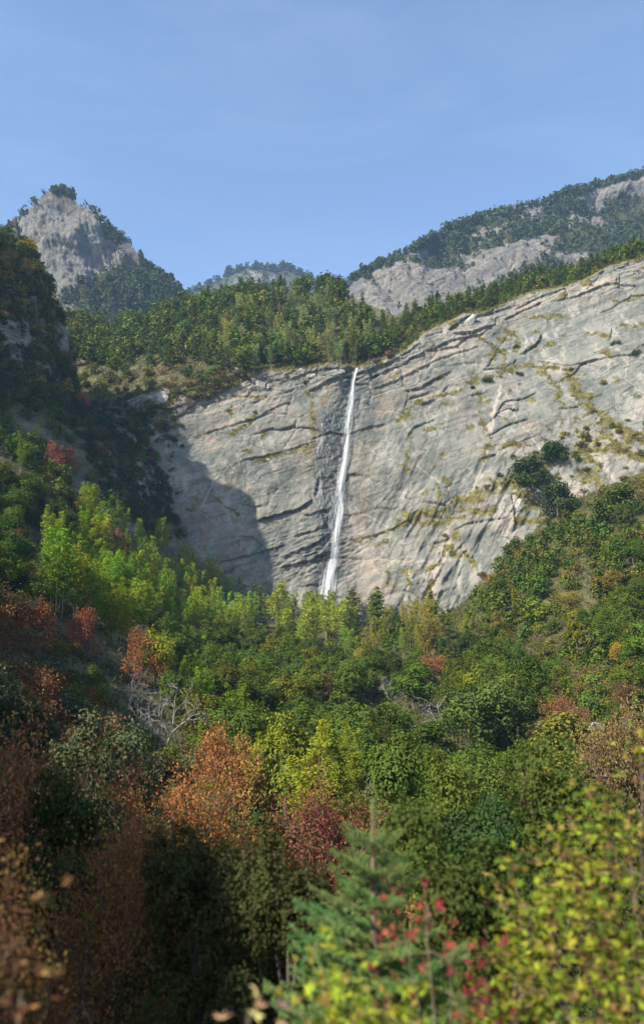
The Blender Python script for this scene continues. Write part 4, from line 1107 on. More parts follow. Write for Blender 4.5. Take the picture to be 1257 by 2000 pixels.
# --- strip of pines along the climbing rim
sp = 4.3
xx, yy = np.meshgrid(np.arange(30, 196, sp), np.arange(2.5, 34, sp), indexing='ij')
xx = (xx + RNG.uniform(-.42, .42, xx.shape) * sp).ravel(); dd = (yy + RNG.uniform(-.42, .42, yy.shape) * sp).ravel()
yy = rim_y(xx) + dd; z2 = terrace(xx, yy)
px2, py2, dep2 = project(np.stack([xx, yy, z2 + 5], -1))
for q in np.argsort(dep2):
    if not (785 < px2[q] < 1300): continue
    r = RNG.random()
    if r < .42: kd, colr, h, cn = 'pine_tree', vary((.10, .14, .02)), RNG.uniform(7, 13.5), 'green'
    elif r < .9: kd, colr, h, cn = 'broadleaf_tree', vary((.13, .165, .02)), RNG.uniform(6, 11), 'light green'
    else: kd, colr, h, cn = 'shrub', vary(OLIVE), RNG.uniform(2.5, 4), 'olive'
    if dd[q] < 5: h *= .6
    if occluded(px2[q], float(py2[q]), h * .25 / dep2[q] * F, h * .4 / dep2[q] * F, 4): continue
    spec(kd, (xx[q], yy[q], z2[q] - .3), h, colr, cn, 'strip along the top of the right cliff', px2[q], py2[q], dep2[q], 1.0)

def first_hit(qx, qy):
    """where the view through a pixel first meets the ground or the cliff"""
    Ys = np.arange(30, 420, 1.0)
    P = at(np.full(len(Ys), qx), np.full(len(Ys), qy), Ys)
    c_ = cliff_plane(P[:, 0], P[:, 2]); g_ = ground(P[:, 0], P[:, 1])
    on_cliff = (P[:, 1] > c_) & (P[:, 0] > -112) & (P[:, 2] < rim_z(P[:, 0]))
    h_ = (P[:, 2] < g_) | on_cliff
    if not h_.any(): return None, False
    i = int(np.argmax(h_)); return P[i], bool(on_cliff[i] and not P[i, 2] < g_[i])
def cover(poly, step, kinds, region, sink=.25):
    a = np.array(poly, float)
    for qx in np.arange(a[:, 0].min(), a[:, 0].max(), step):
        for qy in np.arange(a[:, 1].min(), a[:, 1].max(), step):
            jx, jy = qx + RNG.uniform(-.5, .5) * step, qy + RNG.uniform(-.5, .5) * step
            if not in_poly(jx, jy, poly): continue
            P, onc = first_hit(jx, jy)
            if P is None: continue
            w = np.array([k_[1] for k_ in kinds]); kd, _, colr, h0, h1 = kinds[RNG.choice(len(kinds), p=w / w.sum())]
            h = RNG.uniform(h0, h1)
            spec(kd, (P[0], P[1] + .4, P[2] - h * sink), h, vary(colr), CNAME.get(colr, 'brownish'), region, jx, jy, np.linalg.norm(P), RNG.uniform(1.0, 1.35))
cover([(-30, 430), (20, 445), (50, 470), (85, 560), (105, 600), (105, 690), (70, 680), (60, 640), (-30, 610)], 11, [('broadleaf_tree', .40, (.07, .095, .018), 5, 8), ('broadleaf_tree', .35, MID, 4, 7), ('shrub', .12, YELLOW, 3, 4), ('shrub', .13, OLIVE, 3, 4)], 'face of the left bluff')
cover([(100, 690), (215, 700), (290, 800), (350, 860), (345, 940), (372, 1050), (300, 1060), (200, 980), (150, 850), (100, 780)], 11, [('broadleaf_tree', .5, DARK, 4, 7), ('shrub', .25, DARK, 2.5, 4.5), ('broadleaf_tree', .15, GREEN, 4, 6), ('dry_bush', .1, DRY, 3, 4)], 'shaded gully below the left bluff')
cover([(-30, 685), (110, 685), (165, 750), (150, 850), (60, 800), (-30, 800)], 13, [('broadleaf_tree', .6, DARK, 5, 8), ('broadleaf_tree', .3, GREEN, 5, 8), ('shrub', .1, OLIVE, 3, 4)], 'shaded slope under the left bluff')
cover([(1000, 870), (1290, 800), (1290, 1000), (1120, 960), (1010, 1010)], 22, [('shrub', .55, OLIVE, 2, 3.6), ('dry_bush', .3, DRY, 2, 3.5), ('broadleaf_tree', .15, MID, 3, 5)], 'grassy ledge above the right slope')
cover([(960, 1215), (1075, 1200), (1257, 1260), (1290, 1430), (1140, 1400), (1080, 1350), (1030, 1300)], 24, [('shrub', .6, OLIVE, 1.5, 3), ('dry_bush', .3, DRY, 1.6, 3), ('broadleaf_tree', .1, MID, 3, 4.5)], 'dry grass clearing on the right slope')
cover([(110, 690), (230, 700), (420, 720), (490, 735), (420, 770), (350, 805), (352, 862), (290, 850), (220, 800), (150, 760)], 10, [('shrub', .45, (.19, .17, .045), 2.2, 4), ('dry_bush', .35, DRY, 3, 4.5), ('broadleaf_tree', .2, MID, 3.5, 5.5)], 'dry slope above the cliff rim')

# --- bluff on the left: trees on its back and ledges
sp = 3.6
xx, yy = np.meshgrid(np.arange(-150, -96, sp), np.arange(262, 350, sp), indexing='ij')
xx = (xx + RNG.uniform(-.45, .45, xx.shape) * sp).ravel(); yy = (yy + RNG.uniform(-.45, .45, yy.shape) * sp).ravel()
zb2 = bluff_h(xx, yy); gz = ground(xx, yy)
px3, py3, dep3 = project(np.stack([xx, yy, gz + 4], -1))
for q in np.argsort(dep3):
    if zb2[q] < 96 or not (-50 < px3[q] < 150) or RNG.random() < .15: continue
    if occluded(px3[q], py3[q], 20, 22, 4): continue
    r = RNG.random(); h = RNG.uniform(5, 8)
    if r < .62: kd, colr, lab = 'broadleaf_tree', vary((.08, .105, .018)), ('dark green', 'top of the left bluff')
    elif r < .85: kd, colr, lab = 'broadleaf_tree', vary((.24, .22, .025)), ('olive', 'top of the left bluff')
    else: kd, colr, h, lab = 'shrub', vary((.12, .10, .03)), 3, ('brownish', 'top of the left bluff')
    spec(kd, (xx[q], yy[q], gz[q] - .3), h, colr, lab[0], lab[1], px3[q], py3[q], dep3[q], 1.15)
for (ax_, ay_, lab) in ((55, 512, 'bright yellow tree on the edge of the left bluff'), (15, 495, 'yellow green tree at the left end of the bluff')):
    P = at(ax_, ay_, 285); plant('autumn_tree', (P[0], P[1], P[2] - 4.5), 6.5, YELLOW if ax_ == 55 else (.24, .22, .04), lab)

# --- shrubs that cling to the cliff: px, py, height, colour, label
CL = [(953, 738, 3.8, DARK, 'dark round bush below the upper grass band of the cliff'), (924, 752, 2.4, DARK, 'small dark bush left of the round bush on the cliff'),
      (1015, 725, 3.2, GREY, 'grey green bush on the upper grass band of the cliff'), (1010, 672, 3.0, GREY, 'grey bush below the dark overhanging block'),
      (1203, 668, 3.4, GREY, 'grey bush in the corner under the upper right slab'), (1243, 686, 3.8, DARK, 'dark bush at the right edge of the upper cliff'),
      (1180, 742, 3.0, OLIVE, 'olive bush on the right grass band of the cliff'), (1115, 715, 2.2, OLIVE, 'little olive bush on the grass band between slabs'),
      (500, 800, 2.4, GREY, 'small grey bush in a crack left of the waterfall'), (600, 742, 2.6, GREY, 'blue green bush on the rim left of the waterfall'),
      (950, 950, 2.8, OLIVE, 'olive bush on the middle grass band'), (900, 985, 2.6, DRY, 'dry tan bush on the middle grass band'), (1045, 880, 2.5, OLIVE, 'olive bush right of the white vein'),
      (1160, 800, 3.0, OLIVE, 'olive bush below the right slabs'), (1210, 840, 3.2, OLIVE, 'olive bush above the grassy ledge'), (975, 925, 2.6, GREY, 'grey bush at the lower end of the white vein'),
      (1090, 930, 2.4, OLIVE, 'olive bush beside the dark trees of the ledge'), (560, 730, 2.4, DRY, 'tan bush on the rim above the left slab'), (760, 690, 4.0, (.16, .12, .05), 'tawny bush right of the waterfall lip'),
      (735, 702, 3.2, (.15, .13, .05), 'low tawny bush at the waterfall lip'), (1130, 760, 2.4, DRY, 'dry bush in the right grass gully'), (870, 1040, 2.2, OLIVE, 'small olive bush at the top of the pale ribs'),
      (940, 1120, 3.0, (.17, .10, .05), 'reddish brown bush at the foot of the grey slab'), (355, 870, 2.6, DARK, 'dark bush at the edge of the shade on the cliff')]
for x_, y_, h, colr, lab in CL:
    P = cliff_point(x_, y_ + 6)
    plant('shrub' if colr != DRY else 'dry_bush', (P[0], P[1] + .3, P[2] - h * .25), h, vary(colr, .1), lab, lod=1)

cover([(1000, 1085), (1090, 1040), (1290, 1020), (1290, 1290), (1140, 1250), (960, 1240)], 34, [('broadleaf_tree', .5, GREEN, 4.5, 7), ('broadleaf_tree', .25, MID, 4, 6), ('shrub', .25, OLIVE, 2.5, 4)], 'mixed wood climbing the right slope', .15)
cover([(110, 1075), (190, 1050), (260, 1090), (350, 1120), (430, 1160), (430, 1250), (330, 1265), (200, 1255), (110, 1190)], 30, [('bamboo', .9, YGREEN, 9, 13), ('broadleaf_tree', .1, GREEN, 5, 7)], 'bamboo stand below the shaded foot of the cliff', .1)
cover([(420, 1170), (520, 1180), (700, 1210), (700, 1310), (600, 1300), (430, 1260)], 30, [('bamboo', .75, (.24, .30, .03), 11, 15), ('broadleaf_tree', .25, GREEN, 5, 7)], 'tall bamboo row at the foot of the waterfall', .1)
cover([(-30, 600), (70, 600), (110, 690), (60, 690), (-30, 690)], 20, [('broadleaf_tree', .6, DARK, 4, 7), ('shrub', .4, OLIVE, 2, 4)], 'face of the left bluff')

cover([(960, 1190), (1290, 1180), (1290, 1440), (1150, 1420), (1080, 1370), (1030, 1310)], 30, [('shrub', .45, (.12, .135, .02), 2.5, 4), ('broadleaf_tree', .35, GREEN, 4, 6.5), ('dry_bush', .2, DRY, 2, 3)], 'dry grass clearing on the right slope', .15)
cover([(120, 700), (420, 715), (480, 732), (400, 775), (340, 790), (250, 790), (150, 760)], 26, [('broadleaf_tree', .7, MID, 4, 6.5), ('broadleaf_tree', .3, GREEN, 5, 7)], 'dry slope above the cliff rim', .1)
cover([(20, 880), (90, 860), (150, 930), (200, 1010), (170, 1060), (60, 1030), (20, 960)], 24, [('broadleaf_tree', .45, GREEN, 4.5, 7), ('broadleaf_tree', .25, DARK, 4.5, 7), ('shrub', .3, OLIVE, 2.5, 4)], 'wood on the left spur', .12)
# dark trees rooted on the grassy ledge of the cliff
for ax_, ay_, wpx, hpx, colr, lab in ((1080, 886, 52, 46, (.045, .078, .012), 'round dark tree alone high on the grassy ledge'), (1033, 934, 92, 74, (.045, .074, .013), 'wide dark tree on the ledge left of the round lone one'),
                                      (1086, 980, 78, 76, (.042, .070, .012), 'dark tree just below the wide one on the ledge'), (1203, 990, 80, 76, (.075, .112, .016), 'rounded green tree at the right end of the ledge')):
    P, onc = first_hit(ax_, ay_ + hpx * .45)
    dist = float(np.linalg.norm(P)); hm = hpx / F * dist * 1.12
    plant('broadleaf_tree', (P[0], P[1] - .6, P[2] - hm * .12), hm, colr, lab, width=wpx / F * dist)

# ------------------------------------------------------------------ planting the woods, each plant described by the nearest landmark
LAND = [(697, 722, 'waterfall lip'), (640, 1140, 'foot of the cascade'), (28, 430, 'pagoda'), (502, 557, 'red pavilion'), (489, 737, 'upright dark rim slab'), (910, 622, 'huge square rim block'),
        (318, 775, 'grey block at the left cliff end'), (1107, 1335, 'upright boulder'), (175, 1222, 'bright red tree'), (258, 1262, 'rusty orange tree'), (72, 1205, 'reddish brown tree'), (96, 880, 'tall salmon red tree'),
        (160, 775, 'salmon orange tree'), (225, 1050, 'dull red tree'), (832, 1298, 'orange brown tree'), (1100, 1392, 'faded red tree'), (405, 1480, 'salmon tree by the dark gap'), (480, 1500, 'golden olive tree'),
        (175, 1465, 'pale orange shaded tree'), (400, 1610, 'large rusty orange tree'), (632, 1630, 'crimson tree'), (808, 1335, 'big conical green tree'), (680, 1330, 'dome shaped green tree'), (937, 1395, 'largest round evergreen'),
        (945, 1575, 'leafy crown behind the maple'), (305, 1280, 'yellow green dome tree'), (605, 1215, 'tallest pale bamboo plume'), (545, 1175, 'bamboo with bare white culms'), (830, 1235, 'brownish bamboo clump'),
        (465, 1140, 'lone green bamboo plume'), (195, 1040, 'tallest yellow green bamboo'), (735, 1185, 'lone conical pine'), (1080, 885, 'round lone ledge tree'), (1035, 930, 'wide dark ledge tree'), (1200, 985, 'tree at the ledge end'),
        (1105, 1165, 'bright yellow tree'), (310, 1385, 'white drooping bare tree'), (740, 1500, 'grey leafless shrub'), (762, 1330, 'thin grey bare tree'), (55, 512, 'bright yellow bluff tree'), (953, 738, 'dark round cliff bush'),
        (1243, 686, 'dark bush at the cliff edge'), (120, 366, 'pointed peak'), (525, 520, 'low far mountain'), (727, 1600, 'young spruce tip')]
NOUN = {'broadleaf_tree': 'tree', 'pine_tree': 'pine', 'bamboo': 'bamboo', 'autumn_tree': 'autumn tree', 'shrub': 'shrub', 'dry_bush': 'twiggy bush', 'bare_tree': 'bare tree'}
SECT = ['right of', 'up and right from', 'above', 'up and left from', 'left of', 'down and left from', 'below', 'down and right from']
ORD = ['nearest', 'second', 'third', 'fourth', 'fifth', 'sixth', 'seventh', 'eighth', 'ninth', 'tenth', 'eleventh', 'twelfth', 'thirteenth', 'fourteenth', 'fifteenth', 'sixteenth', 'seventeenth', 'eighteenth', 'nineteenth', 'twentieth'] + ['twenty-' + o_ for o_ in ('first', 'second', 'third', 'fourth', 'fifth', 'sixth', 'seventh', 'eighth', 'ninth')] + ['thirtieth'] + ['thirty-' + o_ for o_ in ('first', 'second', 'third', 'fourth', 'fifth', 'sixth', 'seventh', 'eighth', 'ninth')] + ['fortieth'] + ['forty-' + o_ for o_ in ('first', 'second', 'third', 'fourth', 'fifth', 'sixth', 'seventh', 'eighth', 'ninth')] + ['fiftieth']
lx = np.array([a[0] for a in LAND]); ly = np.array([a[1] for a in LAND])
buck = {}
for s_ in SPECS:
    dd_ = np.hypot(lx - s_['px'], ly - s_['py']); i = int(np.argmin(dd_)); s_['d'] = dd_[i]
    a_ = math.atan2(ly[i] - s_['py'], s_['px'] - lx[i]); s_['key'] = (s_['kd'], i, int(round(a_ / (math.pi / 4))) % 8)
LIMIT = 288
byk = {}
for s_ in SPECS: byk.setdefault(s_['kd'], []).append(s_)
REST = []
for kd, l_ in byk.items():
    l_.sort(key=lambda s_: -s_['size']); room = LIMIT - COUNT.get(kd, 0)
    REST += l_[room:]; byk[kd] = l_[:room]
for kd, l_ in byk.items():
    for s_ in l_: buck.setdefault(s_['key'], []).append(s_)
for key, l_ in buck.items():
    l_.sort(key=lambda s_: s_['d'])
    for n_, s_ in enumerate(l_):
        lb = f"{s_['cname']} {NOUN[s_['kd']]}, {ORD[min(n_, len(ORD) - 1)]} one {SECT[key[2]]} the {LAND[key[1]][2]}"
        if len(lb.split()) > 16: lb = lb.replace(" one ", " ").replace("autumn tree,", "tree,")
        s_['label'] = lb
for kd, l_ in byk.items():
    for s_ in l_:
        plant(kd, s_['loc'], s_['h'], s_['col'], s_['label'], f"{GROUPW[kd]} in the {s_['region']}" if 'slope' not in s_['region'][:12] else f"{GROUPW[kd]} on the {s_['region']}", wide=s_['wide'])
if REST:
    # the smallest of the trees, past what can be told apart one by one, as one mass
    VV = []; TT = []; CC = []
    rng = np.random.default_rng(5)
    thin = {}
    for s_ in REST:
        key = (s_['kd'], int(rng.integers(0, 3)))
        if key not in thin:
            me = MAKERS[s_['kd']][0](500 + key[1], 0)[0][-1][1]
            v = np.empty(len(me.vertices) * 3, np.float32); me.vertices.foreach_get('co', v); v = v.reshape(-1, 4, 3)
            nk = {'shrub': 150, 'dry_bush': 130, 'bamboo': 420}.get(s_['kd'], 380); pick = rng.permutation(len(v))[:nk]; c_ = v.mean(1, keepdims=True); v = (c_ + (v - c_) * math.sqrt(min(3.4, len(v) / nk)))[pick]
            thin[key] = v
        v = thin[key]; z_ = v[..., 2].max(); sc = s_['h'] / z_; a_ = rng.uniform(0, 6.28)
        w = np.stack([(v[..., 0] * math.cos(a_) - v[..., 1] * math.sin(a_)) * s_['wide'], (v[..., 0] * math.sin(a_) + v[..., 1] * math.cos(a_)) * s_['wide'], v[..., 2]], -1) * sc + np.array(s_['loc'])
        VV.append(w.reshape(-1, 3)); TT.append(rng.random(len(v))); CC.append(np.tile(np.array([*s_['col'], 1.0], np.float32), (len(v), 1)))
    VV = np.concatenate(VV)
    me = make_mesh('woods', VV, np.arange(len(VV)).reshape(-1, 4), M_LEAF, {'tint': np.concatenate(TT), 'owncol': np.ones(len(VV) // 4)})
    ca = me.attributes.new('leafcol', 'FLOAT_COLOR', 'FACE'); ca.data.foreach_set('color', np.concatenate(CC).ravel())
    link('woods', me, label='the many small tree crowns filling the wood between the larger trees', cat='woods', kind='stuff')

# ------------------------------------------------------------------ boulders and slabs
k, c, fine, strat = rock_material('boulder_rock', (.40, .36, .30), (.33, .335, .315), (.16, .155, .14), .3, 3.0)
k.set(k.b.inputs['Base Color'], c); k.b.inputs['Roughness'].default_value = .9
k.bump(fine, .8, .15)
M_BOULDER = k.m
def boulder(name, loc, size, rot, label, seed, cat='boulder'):
    rng = np.random.default_rng(seed)
    bm = bmesh.new(); bmesh.ops.create_cube(bm, size=2.0); bmesh.ops.subdivide_edges(bm, edges=bm.edges[:], cuts=5, use_grid_fill=True)
    v = np.array([x.co[:] for x in bm.verts]); f = [[w.index for w in x.verts] for x in bm.faces]; bm.free()
    v = v * .82 + unit(v) * .2
    for _ in range(5):                                     # split planes give the broken faces
        n = unit(rng.normal(size=3)); d = rng.uniform(.55, .82); e = v @ n - d
        v = v - np.where(e > 0, e, 0)[:, None] * n
    v = v + .09 * np.stack([noise(v[:, 0] * 2 + i * 9, v[:, 1] * 2, v[:, 2] * 2 + seed) for i in range(3)], -1)
    me = make_mesh(name, v * np.array(size) * .5, np.array(f), M_BOULDER)
    o = link(name, me, loc=loc, label=label, cat=cat); o.rotation_euler = rot
    return o
for i, (x_, y_, sz, rot, lab) in enumerate([
        (489, 737, (4.2, 3, 7), (0, .1, .3), 'upright dark slab on the rim left of the waterfall'), (506, 750, (7, 4, 4.5), (.2, .25, .1), 'dark squat block beside the upright slab on the rim'),
        (524, 750, (4, 4, 3), (0, -.3, .5), 'smaller grey block at the right of the squat rim block'), (470, 722, (5, 4, 2.6), (0, .4, 0), 'long broken slab sloping down to the upright one'),
        (318, 775, (6, 4, 6.5), (0, .5, .2), 'big grey block with a shaded side at the left cliff end'), (357, 797, (6, 4, 4), (0, -.35, .2), 'pale angular block at the left cliff end'),
        (605, 735, (6, 4, 2.6), (0, -.2, .1), 'flat grey slab on the rim'), (660, 728, (7, 4, 3), (0, -.35, .2), 'dark bedded slab just left of the waterfall lip'), (588, 722, (4, 3, 4), (0, .4, .1), 'tilted brown slab in the rim bushes'),
        (912, 628, (11, 7, 6), (.1, -.45, .1), 'huge square block under the pines on the climbing rim'), (1035, 668, (9, 5, 4.5), (0, -.75, .1), 'leaning grey block on the upper right cliff'),
        (985, 806, (7, 4, 4), (0, -.2, 0), 'dark hooded block at the white vein'), (1010, 1000, (3.2, 3, 13), (.1, .08, .5), 'tall narrow grey slab left of the ledge trees')]):
    P = cliff_point(x_, y_); boulder('rock_block', (P[0], P[1] + 1.0, P[2]), sz, rot, lab, 50 + i, 'rock')
for i, (x_, y_, Y, sz, lab) in enumerate([(1107, 1335, 128, (2.4, 2, 3.2), 'pale grey upright boulder in the dry grass clearing'), (1163, 1342, 126, (3.4, 2.5, 3.0), 'pale pinkish boulder right of the upright one in the clearing'),
                                          (1172, 1372, 112, (4.2, 2.5, 1.6), 'flat boulder below the pinkish one'), (1100, 1378, 112, (1.6, 1.4, 1.1), 'small boulder below the upright one in the clearing')]):
    P = at(x_, y_, Y); g_ = float(ground(P[0], P[1]))
    boulder('boulder', (P[0], P[1], min(P[2], g_ + .6)), sz, (.1, .2, .3 * i), lab, 80 + i)

# ------------------------------------------------------------------ waterfall
k = NT('falling_water')
uv = k.node('ShaderNodeCombineXYZ'); k.l.new(k.attr('across'), uv.inputs[0]); k.l.new(k.attr('down'), uv.inputs[1]); k.l.new(k.attr('sheet'), uv.inputs[2])
mpw = k.node('ShaderNodeMapping'); k.l.new(uv.outputs[0], mpw.inputs[0]); mpw.inputs['Scale'].default_value = (11, 7.0, 1)
w1 = k.noise(mpw.outputs[0], 1.0, 5, .62)
edge = k.attr('dens')
al = k.ramp(k.math('ADD', k.math('MULTIPLY', k.math('SUBTRACT', w1, .5), 2.6), edge), .26, 1.15)
k.b.inputs['Base Color'].default_value = (.86, .88, .90, 1); k.b.inputs['Roughness'].default_value = .45
trn = k.node('ShaderNodeBsdfTranslucent'); trn.inputs[0].default_value = (.86, .88, .90, 1)
m1 = k.node('ShaderNodeMixShader'); m1.inputs[0].default_value = .35; k.l.new(k.b.outputs[0], m1.inputs[1]); k.l.new(trn.outputs[0], m1.inputs[2])
tp = k.node('ShaderNodeBsdfTransparent'); m2 = k.node('ShaderNodeMixShader'); k.l.new(al, m2.inputs[0]); k.l.new(tp.outputs[0], m2.inputs[1]); k.l.new(m1.outputs[0], m2.inputs[2])
k.l.new(m2.outputs[0], k.out.inputs[0])
M_WATER = k.m
FW = [8, 11, 16, 19, 22, 25, 28, 27, 31, 38]
wf = link('waterfall', None, label='tall thin white waterfall dropping down the cliff to a small cascade', cat='waterfall', kind='structure')
ns = 150
tt = np.linspace(0, 1, ns)
pl = np.array(FALL, float); seg = np.concatenate([[0], np.cumsum(np.hypot(*np.diff(pl, axis=0).T))]); seg /= seg[-1]
fx_ = np.interp(tt, seg, pl[:, 0]); fy_ = np.interp(tt, seg, pl[:, 1]); fw_ = np.interp(tt, seg, FW)
surf = cliff_point(fx_, fy_)
ysm = np.convolve(np.pad(surf[:, 1], 12, 'edge'), np.ones(25) / 25, 'valid')
for nm, rows, sheets in (('water_column', slice(0, 128), 4), ('lower_cascade', slice(122, 150), 5)):
    g = Geo(); A = {'across': [], 'down': [], 'sheet': [], 'dens': []}
    for sh in range(sheets):
        na = 9; ua = np.linspace(-1, 1, na)
        R_ = np.arange(ns)[rows]; n = len(R_)
        off = .25 * noise(tt[R_] * 9, sh * 5.3) * fw_[R_] + (0 if sh == 0 else RNG.uniform(-.15, .15) * fw_[R_])
        wd = fw_[R_] * (1.35, .85, .6, .45, .6)[sh] * .5 * (1 + .25 * noise(tt[R_] * 14, sh * 3.1))
        pxg = fx_[R_][:, None] + off[:, None] + wd[:, None] * ua[None]
        Yf = (ysm[R_] - 1.6 - .35 * sh)[:, None] - .5 * (1 - ua[None] ** 2)
        P = at(pxg, np.repeat(fy_[R_][:, None], na, 1), Yf)
        g.add(P.reshape(-1, 3), grid_faces(n, na))
        A['across'].append(np.repeat((ua[None] * .5 * wd[:, None] / 10 + off[:, None] / 20), 1, 0).ravel()); A['down'].append(np.repeat(tt[R_][:, None], na, 1).ravel()); A['sheet'].append(np.full(n * na, sh * 1.7))
        A['dens'].append(((1 - ua[None] ** 2) ** 1.1 * ((.66 if sh else .46) - .12 * tt[R_][:, None])).ravel() + (.12 if nm == 'lower_cascade' else 0))
    me = g.mesh(nm, M_WATER, True, fattr={}, vattr={a: np.concatenate(b) for a, b in A.items()})
    link(nm, me, wf)
# fine trickles on the wet rock beside the fall
g = Geo(); A = {'across': [], 'down': [], 'sheet': [], 'dens': []}
for i in range(26):
    x0 = RNG.uniform(618, 668); y0 = RNG.uniform(800, 1050); ln = RNG.uniform(15, 60)
    if x0 > 668 - (y0 - 800) * .06: continue
    n = 8; ys = np.linspace(y0, y0 + ln, n); xs_ = x0 - (ys - y0) * .1 + np.cumsum(RNG.normal(size=n) * 1.2)
    P = cliff_point(xs_, ys); w = RNG.uniform(.12, .4)
    V3 = np.stack([P + [-w, -.35, 0], P + [w, -.35, 0]], 1)
    g.add(V3.reshape(-1, 3), grid_faces(n, 2))
    A['across'].append(np.tile([0, .3], n) + i); A['down'].append(np.repeat(np.linspace(0, .3, n), 2)); A['sheet'].append(np.full(2 * n, i * .37)); A['dens'].append(np.full(2 * n, .42))
me = g.mesh('trickle', M_WATER, True, fattr={}, vattr={a: np.concatenate(b) for a, b in A.items()})
link('trickle', me, wf, kind='stuff')

# ------------------------------------------------------------------ pagoda and pavilion on the heights
def flat_mat(name, col, rough=.8):
    k = NT(name); n = k.noise(k.coord(), 3., 4, .6)
    k.set(k.b.inputs['Base Color'], k.mix(n, tuple(c * .75 for c in col), tuple(min(1, c * 1.2) for c in col))); k.b.inputs['Roughness'].default_value = rough
    return k.m
M_PLASTER = flat_mat('pagoda_plaster', (.55, .47, .38)); M_TILE = flat_mat('pagoda_tile', (.20, .17, .15)); M_REDROOF = flat_mat('red_roof', (.32, .06, .045)); M_WOOD = flat_mat('post_wood', (.16, .07, .04))
def prism(g, r0, r1, z0, z1, k=8):
    a = np.arange(k) * 2 * math.pi / k + .39
    lo = np.stack([r0 * np.cos(a), r0 * np.sin(a), np.full(k, z0)], -1); hi = np.stack([r1 * np.cos(a), r1 * np.sin(a), np.full(k, z1)], -1)
    i = np.arange(k); j = (i + 1) % k
    g.add(np.concatenate([lo, hi, [[0, 0, z0]], [[0, 0, z1]]]), np.stack([i, j, k + j, k + i], -1), np.concatenate([np.stack([j, i, np.full(k, 2 * k)], -1), np.stack([k + i, k + j, np.full(k, 2 * k + 1)], -1)]))
Pb = at(28, 449, 318)
pg = link('pagoda', None, loc=Pb, label='small pale seven tiered pagoda on the crest at the far left', cat='pagoda')
pz = 0.0
g = Geo(); prism(g, 1.5, 1.45, -.5, .0); prism(g, 2.2, 1.5, min(-1.5, float(ground(Pb[0], Pb[1])) - Pb[2] - .5), -.5); link('base', g.mesh('base', M_BOULDER), pg)
for t_ in range(7):
    r = 1.25 - .105 * t_; h = .92 - .03 * t_
    g = Geo(); prism(g, r, r * .96, pz, pz + h * .72); body = link('tier', g.mesh('tier', M_PLASTER), pg)
    g = Geo(); prism(g, r * 1.42, r * .85, pz + h * .68, pz + h); prism(g, r * 1.45, r * 1.42, pz + h * .62, pz + h * .68); link('roof', g.mesh('roof', M_TILE), body)
    g = Geo()
    for a_ in range(4):
        an = a_ * math.pi / 2 - math.pi / 2; c_, s_ = math.cos(an), math.sin(an); o_ = np.array([c_, s_, 0]) * r * .945; t3 = np.array([-s_, c_, 0]) * .16
        g.add([o_ - t3 + [0, 0, pz + .08], o_ + t3 + [0, 0, pz + .08], o_ + t3 + [0, 0, pz + h * .5], o_ - t3 + [0, 0, pz + h * .5], o_ * .8 - t3 + [0, 0, pz + .08], o_ * .8 + t3 + [0, 0, pz + .08], o_ * .8 + t3 + [0, 0, pz + h * .5], o_ * .8 - t3 + [0, 0, pz + h * .5]],
              [[0, 1, 2, 3], [0, 4, 5, 1], [3, 2, 6, 7], [0, 3, 7, 4], [1, 5, 6, 2]])
    link('window', g.mesh('window', M_TILE), body)
    pz += h
g = Geo(); g.tube([[0, 0, pz - .1], [0, 0, pz + .35], [0, 0, pz + .55], [0, 0, pz + 1.5]], [.28, .2, .1, .03], 8); link('spire', g.mesh('spire', M_TILE), pg)
Pv = at(502, 562, 508)
pv_ = link('pavilion', None, loc=Pv, label='tiny red roofed pavilion among the pines on the terrace crest', cat='pavilion')
g = Geo(); prism(g, 2.6, .3, 0, 1.3, 4); prism(g, 2.7, 2.6, -.15, 0, 4); link('roof', g.mesh('roof', M_REDROOF), pv_)
for sx in (-1, 1):
    for sy in (-1, 1):
        g = Geo(); g.tube([[sx * 1.4, sy * 1.4, -7], [sx * 1.4, sy * 1.4, -.1]], .13, 6); link('post', g.mesh('post', M_WOOD), pv_)

# ------------------------------------------------------------------ woods on the far mountains, one mass each
def far_wood(P, veg, qx, qy, n, size, col, label, seed, ridge_boost=True, cards=13):
    rng = np.random.default_rng(seed)
    nu, nv = veg.shape
    i = rng.integers(1, nu - 1, n * 3); t = rng.random(n * 3) ** 1.15; j = (t * (nv - 1)).astype(int)
    if ridge_boost: j[: n // 4] = rng.integers(0, max(2, nv // 40), n // 4)
    ok = (veg[i, j] > .5) & (qx[i, j] > -30) & (qx[i, j] < 1290) & ((noise(P[i, j, 0] * .02, P[i, j, 2] * .02, seed) > -.35) | (j < 6))
    ok |= rng.random(len(i)) < .012
    i, j = i[ok][:n], j[ok][:n]
    B = P[i, j] + rng.normal(size=(len(i), 3)) * [2, 2, .3]
    s = size * (.35 + 1.0 * rng.random(len(i)) ** 1.6)
    g = Geo(); N = len(i)
    # rounded or conical tufts of leaf cards around each stem
    d = unit(rng.normal(size=(N, cards, 3)) + [0, 0, .25])
    con = (rng.random(N) < .5)[:, None]
    hgt = d[..., 2]; rad = np.where(con, .30 * (1 - .5 * (hgt + 1)) + .1, .36)
    p = np.stack([d[..., 0] * rad, d[..., 1] * rad, .52 + hgt * .45], -1) * s[:, None, None] * rng.uniform(.75, 1.1, (N, cards, 1)) + B[:, None]
    g.cards(p.reshape(-1, 3), (d + rng.normal(size=d.shape) * .4 + [0, 0, .2]).reshape(-1, 3), np.repeat(s * .41, cards), np.repeat(s * .29, cards), rng=rng)
    tint = np.clip(rng.random((N, 1)) * .6 + rng.random((N, cards)) * .4, 0, 1).ravel()
    o = link('woods', g.mesh('woods', M_LEAF, fattr={'tint': tint}), label=label, cat='woods', kind='stuff')
    o.color = (*col, 1)
far_wood(*mt1, 7000, 7.2, (.066, .092, .024), 'dark pines and scrub on the slopes of the pointed peak', 11)
